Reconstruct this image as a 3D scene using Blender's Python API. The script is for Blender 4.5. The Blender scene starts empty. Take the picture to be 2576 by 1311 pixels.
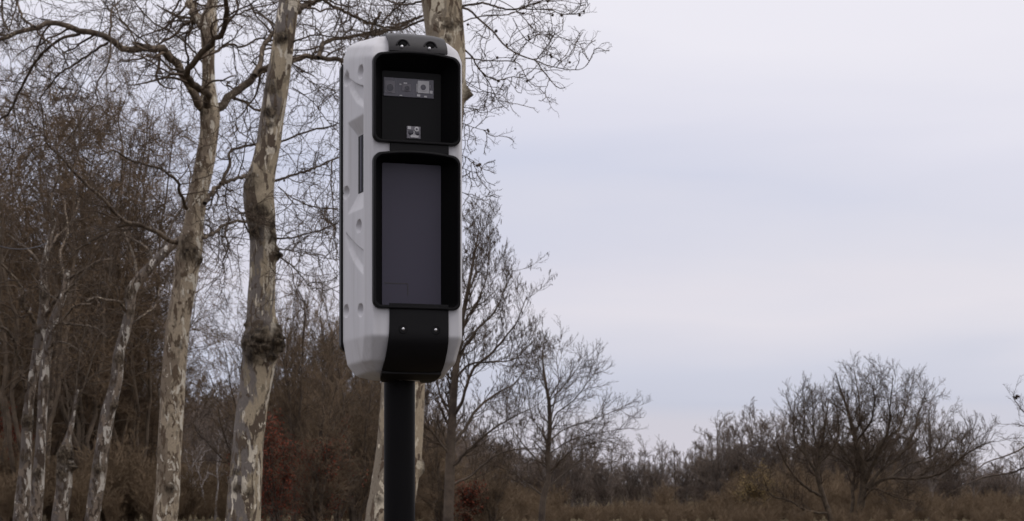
import bpy, math, random
import numpy as np
from mathutils import noise as mnoise, Vector

sc = bpy.context.scene
rad = math.radians
FPX = 5000.0                      # focal length in px of a 2576 px wide picture
HOR = 1305.0                      # height of the horizon in that picture
EYE = 1.6

# ---------------------------------------------------------------- camera, world, sun
cam_d = bpy.data.cameras.new('camera'); cam = bpy.data.objects.new('camera', cam_d)
sc.collection.objects.link(cam); sc.camera = cam
cam.location = (0, 0, EYE); cam.rotation_euler = (rad(90), 0, 0)
cam_d.sensor_width = 36.0; cam_d.lens = 36.0*FPX/2576.0
cam_d.shift_y = (HOR-655.5)/2576.0
cam_d.clip_start = 0.1; cam_d.clip_end = 6000
cam_d.dof.use_dof = True; cam_d.dof.focus_distance = 7.0; cam_d.dof.aperture_fstop = 13.0

def lin(c):
    return tuple(((v/255.0)/12.92 if v/255.0 <= .04045 else ((v/255.0+.055)/1.055)**2.4) for v in c)+(1.0,)

SUN_EL, SUN_AZ = 58.0, 105.0      # azimuth clockwise from +Y: to the right, a little behind the camera
w = bpy.data.worlds.new('World'); sc.world = w; w.use_nodes = True
nt = w.node_tree; nt.nodes.clear(); N = nt.nodes.new; L = nt.links.new
wo = N('ShaderNodeOutputWorld')
sky = N('ShaderNodeTexSky'); sky.sky_type = 'NISHITA'; sky.sun_disc = False
sky.sun_elevation = rad(SUN_EL); sky.sun_rotation = rad(SUN_AZ)
b1 = N('ShaderNodeBackground'); b1.inputs[1].default_value = 0.08; L(sky.outputs[0], b1.inputs[0])
tc = N('ShaderNodeTexCoord'); sep = N('ShaderNodeSeparateXYZ'); L(tc.outputs['Generated'], sep.inputs[0])
mp = N('ShaderNodeMapping'); mp.inputs['Scale'].default_value = (2.6, 2.6, 17); mp.inputs['Rotation'].default_value = (0, rad(2.5), 0)
L(tc.outputs['Generated'], mp.inputs[0])
nz = N('ShaderNodeTexNoise'); nz.inputs['Scale'].default_value = 1.0; nz.inputs['Detail'].default_value = 5.0; nz.inputs['Roughness'].default_value = .42; nz.inputs['Distortion'].default_value = .35
L(mp.outputs[0], nz.inputs['Vector'])
def wm(op, a, b):
    m = N('ShaderNodeMath'); m.operation = op
    for i, v in enumerate((a, b)):
        if isinstance(v, (int, float)): m.inputs[i].default_value = v
        else: L(v, m.inputs[i])
    return m.outputs[0]
zz = wm('ADD', sep.outputs[2], wm('MULTIPLY', wm('SUBTRACT', nz.outputs[0], .5), .11))
zz = wm('ADD', zz, wm('MULTIPLY', sep.outputs[0], .03))
zz0 = zz; zz = wm('MULTIPLY', zz, 2.5)
cr = N('ShaderNodeValToRGB'); L(zz, cr.inputs[0])
stops = [(-0.0,(212,207,217)),(.04,(208,206,217)),(.058,(200,203,219)),(.08,(205,208,224)),(.112,(223,220,231)),(.132,(214,215,230)),(.16,(208,212,231)),(.19,(224,224,238)),(.235,(238,236,245)),(.36,(242,240,247))]
el = cr.color_ramp.elements
while len(el) < len(stops): el.new(.5)
for e, (p, c) in zip(el, stops): e.position = p*2.5; e.color = lin(c)
# brighter break in the cloud sheet low on the right
mp2 = N('ShaderNodeMapping'); mp2.inputs['Scale'].default_value = (3.0, 3.0, 11); L(tc.outputs['Generated'], mp2.inputs[0])
nz2 = N('ShaderNodeTexNoise'); nz2.inputs['Scale'].default_value = 1.3; nz2.inputs['Detail'].default_value = 4; L(mp2.outputs[0], nz2.inputs['Vector'])
mr = N('ShaderNodeMapRange'); L(wm('ADD', sep.outputs[0], wm('MULTIPLY', wm('SUBTRACT', nz2.outputs[0], .5), .5)), mr.inputs[0])
mr.inputs[1].default_value = -.05; mr.inputs[2].default_value = .45; mr.inputs[3].default_value = 0; mr.inputs[4].default_value = 1.0
mb = N('ShaderNodeMapRange'); mb.interpolation_type = 'SMOOTHSTEP'; mb.inputs[1].default_value = .075; mb.inputs[2].default_value = 0.0; mb.inputs[3].default_value = .25; mb.inputs[4].default_value = 1.0
L(wm('ABSOLUTE', wm('SUBTRACT', zz0, .128), 0), mb.inputs[0])
mxw = N('ShaderNodeMix'); mxw.data_type = 'RGBA'; L(wm('MULTIPLY', mr.outputs[0], mb.outputs[0]), mxw.inputs[0]); L(cr.outputs[0], mxw.inputs[6]); mxw.inputs[7].default_value = lin((236,232,237))
b2 = N('ShaderNodeBackground'); L(mxw.outputs[2], b2.inputs[0])
zr = N('ShaderNodeMapRange'); zr.interpolation_type = 'SMOOTHSTEP'; zr.inputs[1].default_value = .2; zr.inputs[2].default_value = 1.0; zr.inputs[3].default_value = 1.0; zr.inputs[4].default_value = 1.5   # an overcast sky is brightest overhead
L(sep.outputs[2], zr.inputs[0]); L(zr.outputs[0], b2.inputs[1])
ms = N('ShaderNodeMixShader'); ms.inputs[0].default_value = .97; L(b1.outputs[0], ms.inputs[1]); L(b2.outputs[0], ms.inputs[2])
L(ms.outputs[0], wo.inputs[0])

sd = bpy.data.lights.new('sun', 'SUN'); so = bpy.data.objects.new('sun', sd); sc.collection.objects.link(so)
sd.energy = 0.75; sd.angle = rad(30); sd.color = (1.0, .96, .9)
sdir = Vector((math.sin(rad(SUN_AZ))*math.cos(rad(SUN_EL)), math.cos(rad(SUN_AZ))*math.cos(rad(SUN_EL)), math.sin(rad(SUN_EL))))
so.rotation_euler = sdir.to_track_quat('Z', 'Y').to_euler(); so.location = (20, -10, 30)

vs = sc.view_settings; vs.view_transform = 'Standard'; vs.look = 'None'; vs.exposure = 0; vs.gamma = 1; vs.use_curve_mapping = False
sc.cycles.max_bounces = 5; sc.cycles.diffuse_bounces = 2; sc.cycles.transparent_max_bounces = 4

# ---------------------------------------------------------------- helpers
C = sc.collection
rng = np.random.default_rng(7)
def at(px, py, Y):
    return ((px-1288)*Y/FPX, Y, EYE+(HOR-py)*Y/FPX)
def gz(Y):
    def s(a, b, v):
        t = min(1, max(0, (v-a)/(b-a))); return t*t*(3-2*t)
    return 1.5*s(8, 80, Y)+.08*s(80, 110, Y)+4.6*s(112, 290, Y)
def tag(o, label=None, cat=None, group=None, kind=None):
    if label: o['label'] = label
    if cat: o['category'] = cat
    if group: o['group'] = group
    if kind: o['kind'] = kind
    return o
def empty(name, loc, rz=0):
    o = bpy.data.objects.new(name, None); C.objects.link(o); o.location = loc; o.rotation_euler = (0, 0, rz); o.empty_display_size = .3
    return o
def mesh_obj(name, V, F, mat, parent=None, smooth=True, attr=None):
    """V (n,3) array; F list of (m,k) arrays of vertex indices"""
    me = bpy.data.meshes.new(name)
    V = np.asarray(V, dtype=np.float32)
    F = [np.asarray(f, dtype=np.int32) for f in F if len(f)]
    me.vertices.add(len(V)); me.vertices.foreach_set('co', V.ravel())
    li = np.concatenate([f.ravel() for f in F]); tot = np.concatenate([np.full(len(f), f.shape[1], np.int32) for f in F])
    st = np.concatenate([[0], np.cumsum(tot)[:-1]]).astype(np.int32)
    me.loops.add(len(li)); me.loops.foreach_set('vertex_index', li)
    me.polygons.add(len(tot)); me.polygons.foreach_set('loop_start', st); me.polygons.foreach_set('loop_total', tot)
    me.polygons.foreach_set('use_smooth', np.full(len(tot), smooth))
    if attr is not None:
        if not isinstance(attr, tuple): attr = (attr,)
        for an_, av in zip(('burl', 'side'), attr):
            a = me.attributes.new(an_, 'FLOAT', 'POINT'); a.data.foreach_set('value', np.asarray(av, dtype=np.float32))
    me.update(calc_edges=True); me.validate()
    me.materials.append(mat)
    o = bpy.data.objects.new(name, me); C.objects.link(o)
    if parent: o.parent = parent
    return o
def norm(v):
    return v/np.maximum(np.linalg.norm(v, axis=-1, keepdims=True), 1e-9)
def tubes(groups):
    """groups: list of (P[n,s,3], R[n,s], sides) -> V, F"""
    VV, FF, off = [], [], 0
    for P, R, k in groups:
        if len(P) == 0: continue
        n, s, _ = P.shape
        T = np.empty_like(P); T[:, 1:-1] = P[:, 2:]-P[:, :-2]; T[:, 0] = P[:, 1]-P[:, 0]; T[:, -1] = P[:, -1]-P[:, -2]
        T = norm(T)
        ax = norm(P[:, -1]-P[:, 0])
        ref = np.where(np.abs(ax[:, 2:3]) < .8, np.array([[0, 0, 1.0]]), np.array([[1.0, 0, 0]]))[:, None, :]
        A = norm(np.cross(T, ref)); B = np.cross(T, A)
        th = np.arange(k)*2*np.pi/k
        V = P[:, :, None, :]+R[:, :, None, None]*(A[:, :, None, :]*np.cos(th)[None, None, :, None]+B[:, :, None, :]*np.sin(th)[None, None, :, None])
        idx = np.arange(n*s*k).reshape(n, s, k)+off
        a = idx[:, :-1, :]; b = np.roll(a, -1, axis=2); c = idx[:, 1:, :]; d = np.roll(c, -1, axis=2)
        FF.append(np.stack([a, b, d, c], -1).reshape(-1, 4)); VV.append(V.reshape(-1, 3)); off += n*s*k
    return np.concatenate(VV), FF
def grow(P, R, nch, t0, t1, ratio, ang, seg, wig, trop, rr, tip=.35, taper_t=.45, lmax=99, lmin=.0, rmin=.002, r=rng):
    n, s, _ = P.shape
    plen = np.linalg.norm(np.diff(P, axis=1), axis=2).sum(1)
    t = (np.arange(nch)[None, :]+r.random((n, nch)))/nch*(t1-t0)+t0
    t = np.clip(t, 0, .999); f = t*(s-1); i = f.astype(int); fr = (f-i)[..., None]
    ar = np.arange(n)[:, None]
    pos = P[ar, i]*(1-fr)+P[ar, i+1]*fr
    rad_ = R[ar, i]*(1-fr[..., 0])+R[ar, i+1]*fr[..., 0]
    T = norm(P[ar, i+1]-P[ar, i])
    rnd = norm(r.normal(size=T.shape)); side = norm(np.cross(T, rnd))
    an = np.radians(r.uniform(ang[0], ang[1], (n, nch)))[..., None]
    D = norm(T*np.cos(an)+side*np.sin(an))
    ln = plen[:, None]*ratio*(1-taper_t*t)*r.uniform(.55, 1.25, (n, nch)); ln = np.clip(ln, lmin, lmax)
    m = n*nch
    pos = pos.reshape(m, 3); D = D.reshape(m, 3); ln = ln.reshape(m); r0 = np.maximum(rad_.reshape(m)*rr, rmin)
    out = np.empty((m, seg+1, 3)); out[:, 0] = pos
    trop = np.asarray(trop, float)
    for j in range(seg):
        D = norm(D+r.normal(size=D.shape)*wig+trop/seg)
        pos = pos+D*(ln/seg)[:, None]; out[:, j+1] = pos
    RR = r0[:, None]*np.linspace(1, tip, seg+1)[None, :]; RR = np.maximum(RR, rmin*.75)
    return out, RR
def spline(pts, n):
    """Catmull-Rom through pts (k,d) resampled evenly"""
    p = np.asarray(pts, float); p = np.vstack([2*p[0]-p[1], p, 2*p[-1]-p[-2]])
    out = []
    for i in range(1, len(p)-2):
        t = np.linspace(0, 1, 12, endpoint=False)[:, None]
        a, b, c, d = p[i-1], p[i], p[i+1], p[i+2]
        out.append(.5*((2*b)+(-a+c)*t+(2*a-5*b+4*c-d)*t**2+(-a+3*b-3*c+d)*t**3))
    out.append(p[-2][None]); q = np.concatenate(out)
    l = np.concatenate([[0], np.cumsum(np.linalg.norm(np.diff(q[:, :3], axis=0), axis=1))])
    x = np.linspace(0, l[-1], n)
    return np.stack([np.interp(x, l, q[:, k]) for k in range(q.shape[1])], 1)

# ---------------------------------------------------------------- materials
def new_mat(name):
    m = bpy.data.materials.new(name); m.use_nodes = True
    t = m.node_tree; b = t.nodes['Principled BSDF']; return m, t, b
def plastic(name, col, rough, bump=0.0, bscale=900, spec=.5, metal=0.0, var=.0):
    m, t, b = new_mat(name)
    b.inputs['Base Color'].default_value = (*col, 1); b.inputs['Roughness'].default_value = rough
    b.inputs['Specular IOR Level'].default_value = spec; b.inputs['Metallic'].default_value = metal
    tcn = t.nodes.new('ShaderNodeTexCoord')
    if bump:
        n_ = t.nodes.new('ShaderNodeTexNoise'); n_.inputs['Scale'].default_value = bscale; n_.inputs['Detail'].default_value = 2
        t.links.new(tcn.outputs['Object'], n_.inputs['Vector'])
        bp = t.nodes.new('ShaderNodeBump'); bp.inputs['Strength'].default_value = bump; bp.inputs['Distance'].default_value = .001
        t.links.new(n_.outputs[0], bp.inputs['Height']); t.links.new(bp.outputs[0], b.inputs['Normal'])
    if var:
        n2 = t.nodes.new('ShaderNodeTexNoise'); n2.inputs['Scale'].default_value = 6; n2.inputs['Detail'].default_value = 6; n2.inputs['Roughness'].default_value = .65
        mpn = t.nodes.new('ShaderNodeMapping'); mpn.inputs['Scale'].default_value = (1, 1, .35)
        t.links.new(tcn.outputs['Object'], mpn.inputs[0]); t.links.new(mpn.outputs[0], n2.inputs['Vector'])
        c2 = t.nodes.new('ShaderNodeValToRGB'); c2.color_ramp.elements[0].position = .3; c2.color_ramp.elements[1].position = .7
        c2.color_ramp.elements[0].color = tuple(v*(1-var) for v in col)+(1,); c2.color_ramp.elements[1].color = (*col, 1)
        t.links.new(n2.outputs[0], c2.inputs[0]); t.links.new(c2.outputs[0], b.inputs['Base Color'])
        r2 = t.nodes.new('ShaderNodeMapRange'); r2.inputs[3].default_value = rough-.08; r2.inputs[4].default_value = rough+.12
        t.links.new(n2.outputs[0], r2.inputs[0]); t.links.new(r2.outputs[0], b.inputs['Roughness'])
    return m
def streaks(m, amt):
    t = m.node_tree; b = t.nodes['Principled BSDF']; src = b.inputs['Base Color'].links[0].from_socket
    tcn = t.nodes.new('ShaderNodeTexCoord'); mpn = t.nodes.new('ShaderNodeMapping'); mpn.inputs['Scale'].default_value = (60, 60, 2.2); q = t.nodes.new('ShaderNodeTexNoise'); q.inputs['Scale'].default_value = 1; q.inputs['Detail'].default_value = 5
    t.links.new(tcn.outputs['Object'], mpn.inputs[0]); t.links.new(mpn.outputs[0], q.inputs['Vector'])
    mr_ = t.nodes.new('ShaderNodeMapRange'); mr_.inputs[1].default_value = .5; mr_.inputs[2].default_value = .75; mr_.inputs[3].default_value = 0; mr_.inputs[4].default_value = amt; t.links.new(q.outputs[0], mr_.inputs[0])
    mx = t.nodes.new('ShaderNodeMix'); mx.data_type = 'RGBA'; mx.inputs[7].default_value = (.20, .18, .15, 1); t.links.new(mr_.outputs[0], mx.inputs[0]); t.links.new(src, mx.inputs[6]); t.links.new(mx.outputs[2], b.inputs['Base Color'])
def bark(name, base, dark, pale, pale_amt=.56, scale=4.0, zs=.42, grey=(.21, .19, .18), off=0.0):
    m, t, b = new_mat(name); n = t.nodes.new; l = t.links.new
    b.inputs['Roughness'].default_value = .88; b.inputs['Specular IOR Level'].default_value = .25
    tcn = n('ShaderNodeTexCoord'); mpn = n('ShaderNodeMapping'); mpn.inputs['Scale'].default_value = (1, 1, zs); mpn.inputs['Location'].default_value = (off, off*2, off)
    l(tcn.outputs['Object'], mpn.inputs[0])
    def nz_(s, d, ro, dist=0.0, o=0.0):
        q = n('ShaderNodeTexNoise'); q.inputs['Scale'].default_value = s; q.inputs['Detail'].default_value = d; q.inputs['Roughness'].default_value = ro; q.inputs['Distortion'].default_value = dist
        ad = n('ShaderNodeVectorMath'); ad.inputs[1].default_value = (o, o, o); l(mpn.outputs[0], ad.inputs[0]); l(ad.outputs[0], q.inputs['Vector']); return q.outputs[0]
    def step(src, p, wd=.008):
        r_ = n('ShaderNodeMapRange'); r_.inputs[1].default_value = p-wd; r_.inputs[2].default_value = p+wd; l(src, r_.inputs[0]); return r_.outputs[0]
    def mix(f, a, c):
        x = n('ShaderNodeMix'); x.data_type = 'RGBA'; l(f, x.inputs[0]) if not isinstance(f, float) else None
        for i, v in ((6, a), (7, c)):
            if isinstance(v, tuple): x.inputs[i].default_value = (*v, 1)
            else: l(v, x.inputs[i])
        return x.outputs[2]
    def mul(a, c):
        x = n('ShaderNodeMath'); x.operation = 'MULTIPLY'
        for i, v in enumerate((a, c)):
            if isinstance(v, float): x.inputs[i].default_value = v
            else: l(v, x.inputs[i])
        return x.outputs[0]
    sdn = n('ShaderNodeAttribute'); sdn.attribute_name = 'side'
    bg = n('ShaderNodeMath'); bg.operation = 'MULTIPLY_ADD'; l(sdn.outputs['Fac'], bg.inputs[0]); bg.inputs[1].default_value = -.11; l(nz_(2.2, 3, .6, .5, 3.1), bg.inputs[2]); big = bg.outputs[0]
    col = mix(step(big, .5, .015), base, grey)                     # large grey areas, more of them towards the left
    p1 = nz_(scale, 3, .55, .7); p2 = nz_(scale*1.7, 3, .6, .5, 7.7); p3 = nz_(scale*.8, 4, .6, .8, 15.3); p4 = nz_(scale*3.2, 3, .6, .4, 22.0)
    col = mix(step(p1, .55), col, dark)                           # brown flakes still on
    col = mix(step(p4, .66), col, dark)
    col = mix(step(p2, .60), col, tuple(v*.62 for v in base))
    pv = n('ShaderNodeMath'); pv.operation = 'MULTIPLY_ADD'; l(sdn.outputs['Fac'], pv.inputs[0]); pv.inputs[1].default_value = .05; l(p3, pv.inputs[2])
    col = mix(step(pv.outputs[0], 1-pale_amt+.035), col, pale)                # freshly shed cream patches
    col = mix(step(nz_(scale*1.3, 4, .65, 1.0, 31.0), .665), col, tuple(min(.8, v*1.3) for v in pale))
    at_ = n('ShaderNodeAttribute'); at_.attribute_name = 'burl'
    rough_n = nz_(13, 6, .8, .6, 1.7)
    bc = n('ShaderNodeValToRGB'); l(rough_n, bc.inputs[0]); e = bc.color_ramp.elements
    e[0].position = .38; e[0].color = (.018, .013, .009, 1); e[1].position = .66; e[1].color = (.30, .24, .17, 1)
    x = e.new(.5); x.color = (.075, .055, .036, 1)
    col = mix(at_.outputs['Fac'], col, bc.outputs[0])
    fine = nz_(60, 4, .7, 0, 5.0)
    fr = n('ShaderNodeMapRange'); fr.inputs[1].default_value = .3; fr.inputs[2].default_value = .7; fr.inputs[3].default_value = .72; fr.inputs[4].default_value = 1.12; l(fine, fr.inputs[0])
    vm = n('ShaderNodeVectorMath'); vm.operation = 'SCALE'; l(col, vm.inputs[0]); l(fr.outputs[0], vm.inputs['Scale'])
    l(vm.outputs[0], b.inputs['Base Color'])
    # relief: shed patches lie lower than the flakes
    s1 = n('ShaderNodeMath'); s1.operation = 'MULTIPLY_ADD'; l(step(p1, .55, .01), s1.inputs[0]); s1.inputs[1].default_value = .6; l(mul(fine, .5), s1.inputs[2])
    s2 = n('ShaderNodeMath'); s2.operation = 'MULTIPLY_ADD'; l(mul(rough_n, at_.outputs['Fac']), s2.inputs[0]); s2.inputs[1].default_value = 5.0; l(s1.outputs[0], s2.inputs[2])
    bp = n('ShaderNodeBump'); bp.inputs['Strength'].default_value = .9; bp.inputs['Distance'].default_value = .022
    l(s2.outputs[0], bp.inputs['Height']); l(bp.outputs[0], b.inputs['Normal'])
    return m
def twig_mat(name, c1, c2, scale=1.5, rough=.9):
    m, t, b = new_mat(name); b.inputs['Roughness'].default_value = rough; b.inputs['Specular IOR Level'].default_value = .2
    tcn = t.nodes.new('ShaderNodeTexCoord'); q = t.nodes.new('ShaderNodeTexNoise'); q.inputs['Scale'].default_value = scale; q.inputs['Detail'].default_value = 6; q.inputs['Roughness'].default_value = .7
    t.links.new(tcn.outputs['Object'], q.inputs['Vector'])
    r_ = t.nodes.new('ShaderNodeValToRGB'); e = r_.color_ramp.elements; e[0].position = .38; e[1].position = .64; e[0].color = (*c1, 1); e[1].color = (*c2, 1)
    t.links.new(q.outputs[0], r_.inputs[0]); t.links.new(r_.outputs[0], b.inputs['Base Color'])
    return m
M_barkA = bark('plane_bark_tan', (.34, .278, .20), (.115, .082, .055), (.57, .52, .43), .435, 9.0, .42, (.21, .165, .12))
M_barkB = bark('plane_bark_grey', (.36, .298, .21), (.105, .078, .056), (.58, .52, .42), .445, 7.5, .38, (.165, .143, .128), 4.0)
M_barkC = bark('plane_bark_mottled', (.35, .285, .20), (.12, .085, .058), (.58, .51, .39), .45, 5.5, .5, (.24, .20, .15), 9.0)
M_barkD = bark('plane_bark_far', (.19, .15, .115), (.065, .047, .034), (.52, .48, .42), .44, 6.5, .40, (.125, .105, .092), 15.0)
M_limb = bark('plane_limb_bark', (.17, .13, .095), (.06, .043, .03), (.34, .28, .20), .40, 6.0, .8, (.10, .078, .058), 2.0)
M_limb_dark = twig_mat('dark_limb_bark', (.035, .026, .019), (.10, .075, .052), 8)
M_twig = twig_mat('plane_twig', (.045, .033, .025), (.12, .088, .062), 3)
M_ball = twig_mat('seed_ball', (.03, .02, .015), (.06, .042, .03), 40)
M_farbark = twig_mat('far_bark', (.05, .038, .03), (.13, .10, .075), 2)
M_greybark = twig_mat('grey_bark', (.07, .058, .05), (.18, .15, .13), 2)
M_crown = twig_mat('brown_crown_twig', (.075, .055, .038), (.22, .155, .098), .5)
M_trunkbrown = twig_mat('brown_trunk_bark', (.06, .045, .032), (.14, .105, .075), 2)
M_net = twig_mat('plane_crown_twig', (.085, .058, .037), (.21, .145, .09), .5)
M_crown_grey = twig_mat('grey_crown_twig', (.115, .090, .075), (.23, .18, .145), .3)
M_dark_crown = twig_mat('dark_crown_twig', (.040, .030, .025), (.10, .075, .058), .5)
M_brush = twig_mat('brush_twig', (.12, .085, .055), (.24, .17, .105), .25)
M_palebark = twig_mat('pale_birch_bark', (.30, .27, .26), (.52, .48, .46), 2)
M_red = twig_mat('russet_leaf', (.11, .030, .018), (.24, .066, .036), 1.2)
M_olive = twig_mat('olive_leaf', (.16, .11, .05), (.30, .22, .10), 1.2)

# ---------------------------------------------------------------- ground
def build_ground():
    ys = np.concatenate([np.linspace(-60, 0, 7), np.linspace(2, 140, 140), np.linspace(150, 3000, 24)])
    xs = np.concatenate([np.linspace(-2500, -160, 10), np.linspace(-150, 150, 120), np.linspace(160, 2500, 10)])
    X, Yg = np.meshgrid(xs, ys)
    Z = np.vectorize(gz)(Yg)+.02*np.sin(X*.31)*np.sin(Yg*.23)*(Yg < 60)
    V = np.stack([X, Yg, Z], -1).reshape(-1, 3); n, m = X.shape
    idx = np.arange(n*m).reshape(n, m); F = np.stack([idx[:-1, :-1], idx[:-1, 1:], idx[1:, 1:], idx[1:, :-1]], -1).reshape(-1, 4)
    mt, t, b = new_mat('winter_grass'); b.inputs['Roughness'].default_value = 1.0; b.inputs['Specular IOR Level'].default_value = 0.0
    tcn = t.nodes.new('ShaderNodeTexCoord'); q = t.nodes.new('ShaderNodeTexNoise'); q.inputs['Scale'].default_value = .6; q.inputs['Detail'].default_value = 8; q.inputs['Roughness'].default_value = .7
    t.links.new(tcn.outputs['Object'], q.inputs['Vector'])
    r_ = t.nodes.new('ShaderNodeValToRGB'); e = r_.color_ramp.elements; e[0].position = .35; e[1].position = .65; e[0].color = (.045, .038, .024, 1); e[1].color = (.14, .11, .072, 1)
    t.links.new(q.outputs[0], r_.inputs[0]); t.links.new(r_.outputs[0], b.inputs['Base Color'])
    tag(mesh_obj('ground', V, [F], mt), 'brown winter grass field rising gently to the foot of the wood', kind='structure')
build_ground()
def build_unseen_road():  # unseen dark strip, added to cut light bounced up from the near ground
    m_, t, b = new_mat('asphalt'); b.inputs['Roughness'].default_value = .9
    q = t.nodes.new('ShaderNodeTexNoise'); q.inputs['Scale'].default_value = 60; q.inputs['Detail'].default_value = 6
    r_ = t.nodes.new('ShaderNodeValToRGB'); r_.color_ramp.elements[0].color = (.03, .03, .03, 1); r_.color_ramp.elements[1].color = (.075, .072, .07, 1)
    t.links.new(q.outputs[0], r_.inputs[0]); t.links.new(r_.outputs[0], b.inputs['Base Color'])
    xs = np.linspace(-80, 80, 41); prof = [(-9, -.02), (-9, .05), (-4, .08), (1, .05), (4.6, .04), (4.6, .16), (4.75, .16), (4.75, -.02)]
    V = np.array([(x, y, z) for x in xs for y, z in prof]); k = len(prof); idx = np.arange(len(xs)*k).reshape(len(xs), k)
    tag(mesh_obj('unseen_road', V, [np.stack([idx[:-1, :-1], idx[1:, :-1], idx[1:, 1:], idx[:-1, 1:]], -1).reshape(-1, 4)], m_, smooth=False), 'unseen asphalt carriageway and kerb, added to lessen light bounced up at the speed camera', kind='structure')
build_unseen_road()

# ---------------------------------------------------------------- traced plane trees
def trunk_mesh(cl, burls, Y, sides=36, rings=260, lump=.05, seed=0.0):
    """cl: rows (px,py,wpx[,Y]) from bottom to top"""
    pts = []
    for row in cl:
        yy = row[3] if len(row) > 3 else Y
        x, y, z = at(row[0], row[1], yy); pts.append((x, y, z, row[2]*.5*yy/FPX))
    q = spline(pts, rings); P = q[:, :3]; R = q[:, 3]
    T = norm(np.gradient(P, axis=0)); th = np.arange(sides)*2*np.pi/sides
    A = norm(np.cross(T, np.array([0, 1.0, 0])))          # x-ish axis
    B = norm(np.cross(T, A))                              # depth axis
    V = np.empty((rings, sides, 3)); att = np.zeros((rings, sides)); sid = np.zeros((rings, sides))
    Bs = []
    for (px, py, side, size, amp, dk) in burls:
        zc = EYE+(HOR-py)*Y/FPX; Bs.append((zc, rad(side), size, amp, dk))
    for i in range(rings):
        for j in range(sides):
            d = -(A[i]*math.sin(th[j])) if False else A[i]*math.sin(th[j])+B[i]*math.cos(th[j])
            # face angle: 0 toward the camera, +90 to the right
            fa = math.atan2(d[0], -d[1])
            p = P[i]+d*R[i]
            r_ = R[i]*(1+lump*(mnoise.noise(Vector((p[0]*2.2, p[1]*2.2+seed, p[2]*.9)))*1.6)+.02*mnoise.noise(Vector((p[0]*9, p[1]*9+seed, p[2]*5))))
            bb = 0.0
            for (zc, sa, size, amp, dk) in Bs:
                dz = (p[2]-zc)
                if abs(dz) > size*2.6: continue
                da = (fa-sa+math.pi) % (2*math.pi)-math.pi; da *= R[i]
                g = math.exp(-(dz*dz+da*da*.8)/(size*size))
                nn = mnoise.noise(Vector((p[0]*14, p[1]*14+seed, p[2]*14)))+.6*mnoise.noise(Vector((p[0]*31, p[1]*31, p[2]*31+seed)))
                r_ += g*amp*(1+.9*nn); bb = max(bb, min(1, dk*g*(1.7+1.2*nn)))
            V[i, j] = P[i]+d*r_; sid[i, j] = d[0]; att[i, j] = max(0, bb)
    idx = np.arange(rings*sides).reshape(rings, sides); a = idx[:-1]; b = np.roll(a, -1, 1); c = idx[1:]; d = np.roll(c, -1, 1)
    F = np.stack([a, b, d, c], -1).reshape(-1, 4)
    return V.reshape(-1, 3), [F], (att.ravel(), sid.ravel()), P, R

def limb_pts(pl, Y, w0, w1, dY, n=25, wob=.35):
    k = len(pl); pts = []
    for i, p in enumerate(pl):
        f = i/(k-1); yy = Y+dY*f
        x, y, z = at(p[0], p[1], yy); pts.append((x, y, z, .5*(w0*(1-f)+w1*f)*yy/FPX))
    q = spline(pts, n)
    # small kinks, as plane branches have
    kn = rng.normal(size=(n, 3))*q[:, 3:4]*wob; kn[0] = 0
    q[:, :3] += kn
    return q[:, :3], q[:, 3]
def icos(cs, r):
    V0 = []; 
    ph = (1+5**.5)/2
    for a in (-1, 1):
        for b in (-ph, ph): V0 += [(0, a, b), (a, b, 0), (b, 0, a)]
    V0 = norm(np.array(V0, float))
    D = np.linalg.norm(V0[:, None]-V0[None], axis=2); F = []
    e = np.sort(D[0])[1]*1.05
    for i in range(12):
        for j in range(i+1, 12):
            for k in range(j+1, 12):
                if D[i, j] < e and D[j, k] < e and D[i, k] < e:
                    nrm = np.cross(V0[j]-V0[i], V0[k]-V0[i]); F.append((i, j, k) if nrm@V0[i] > 0 else (i, k, j))
    F = np.array(F); VV = []; FF = []
    for n_, c in enumerate(cs):
        VV.append(V0*r*rng.uniform(.8, 1.15)+np.asarray(c)); FF.append(F+12*n_)
    return np.concatenate(VV), [np.concatenate(FF)]

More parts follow.
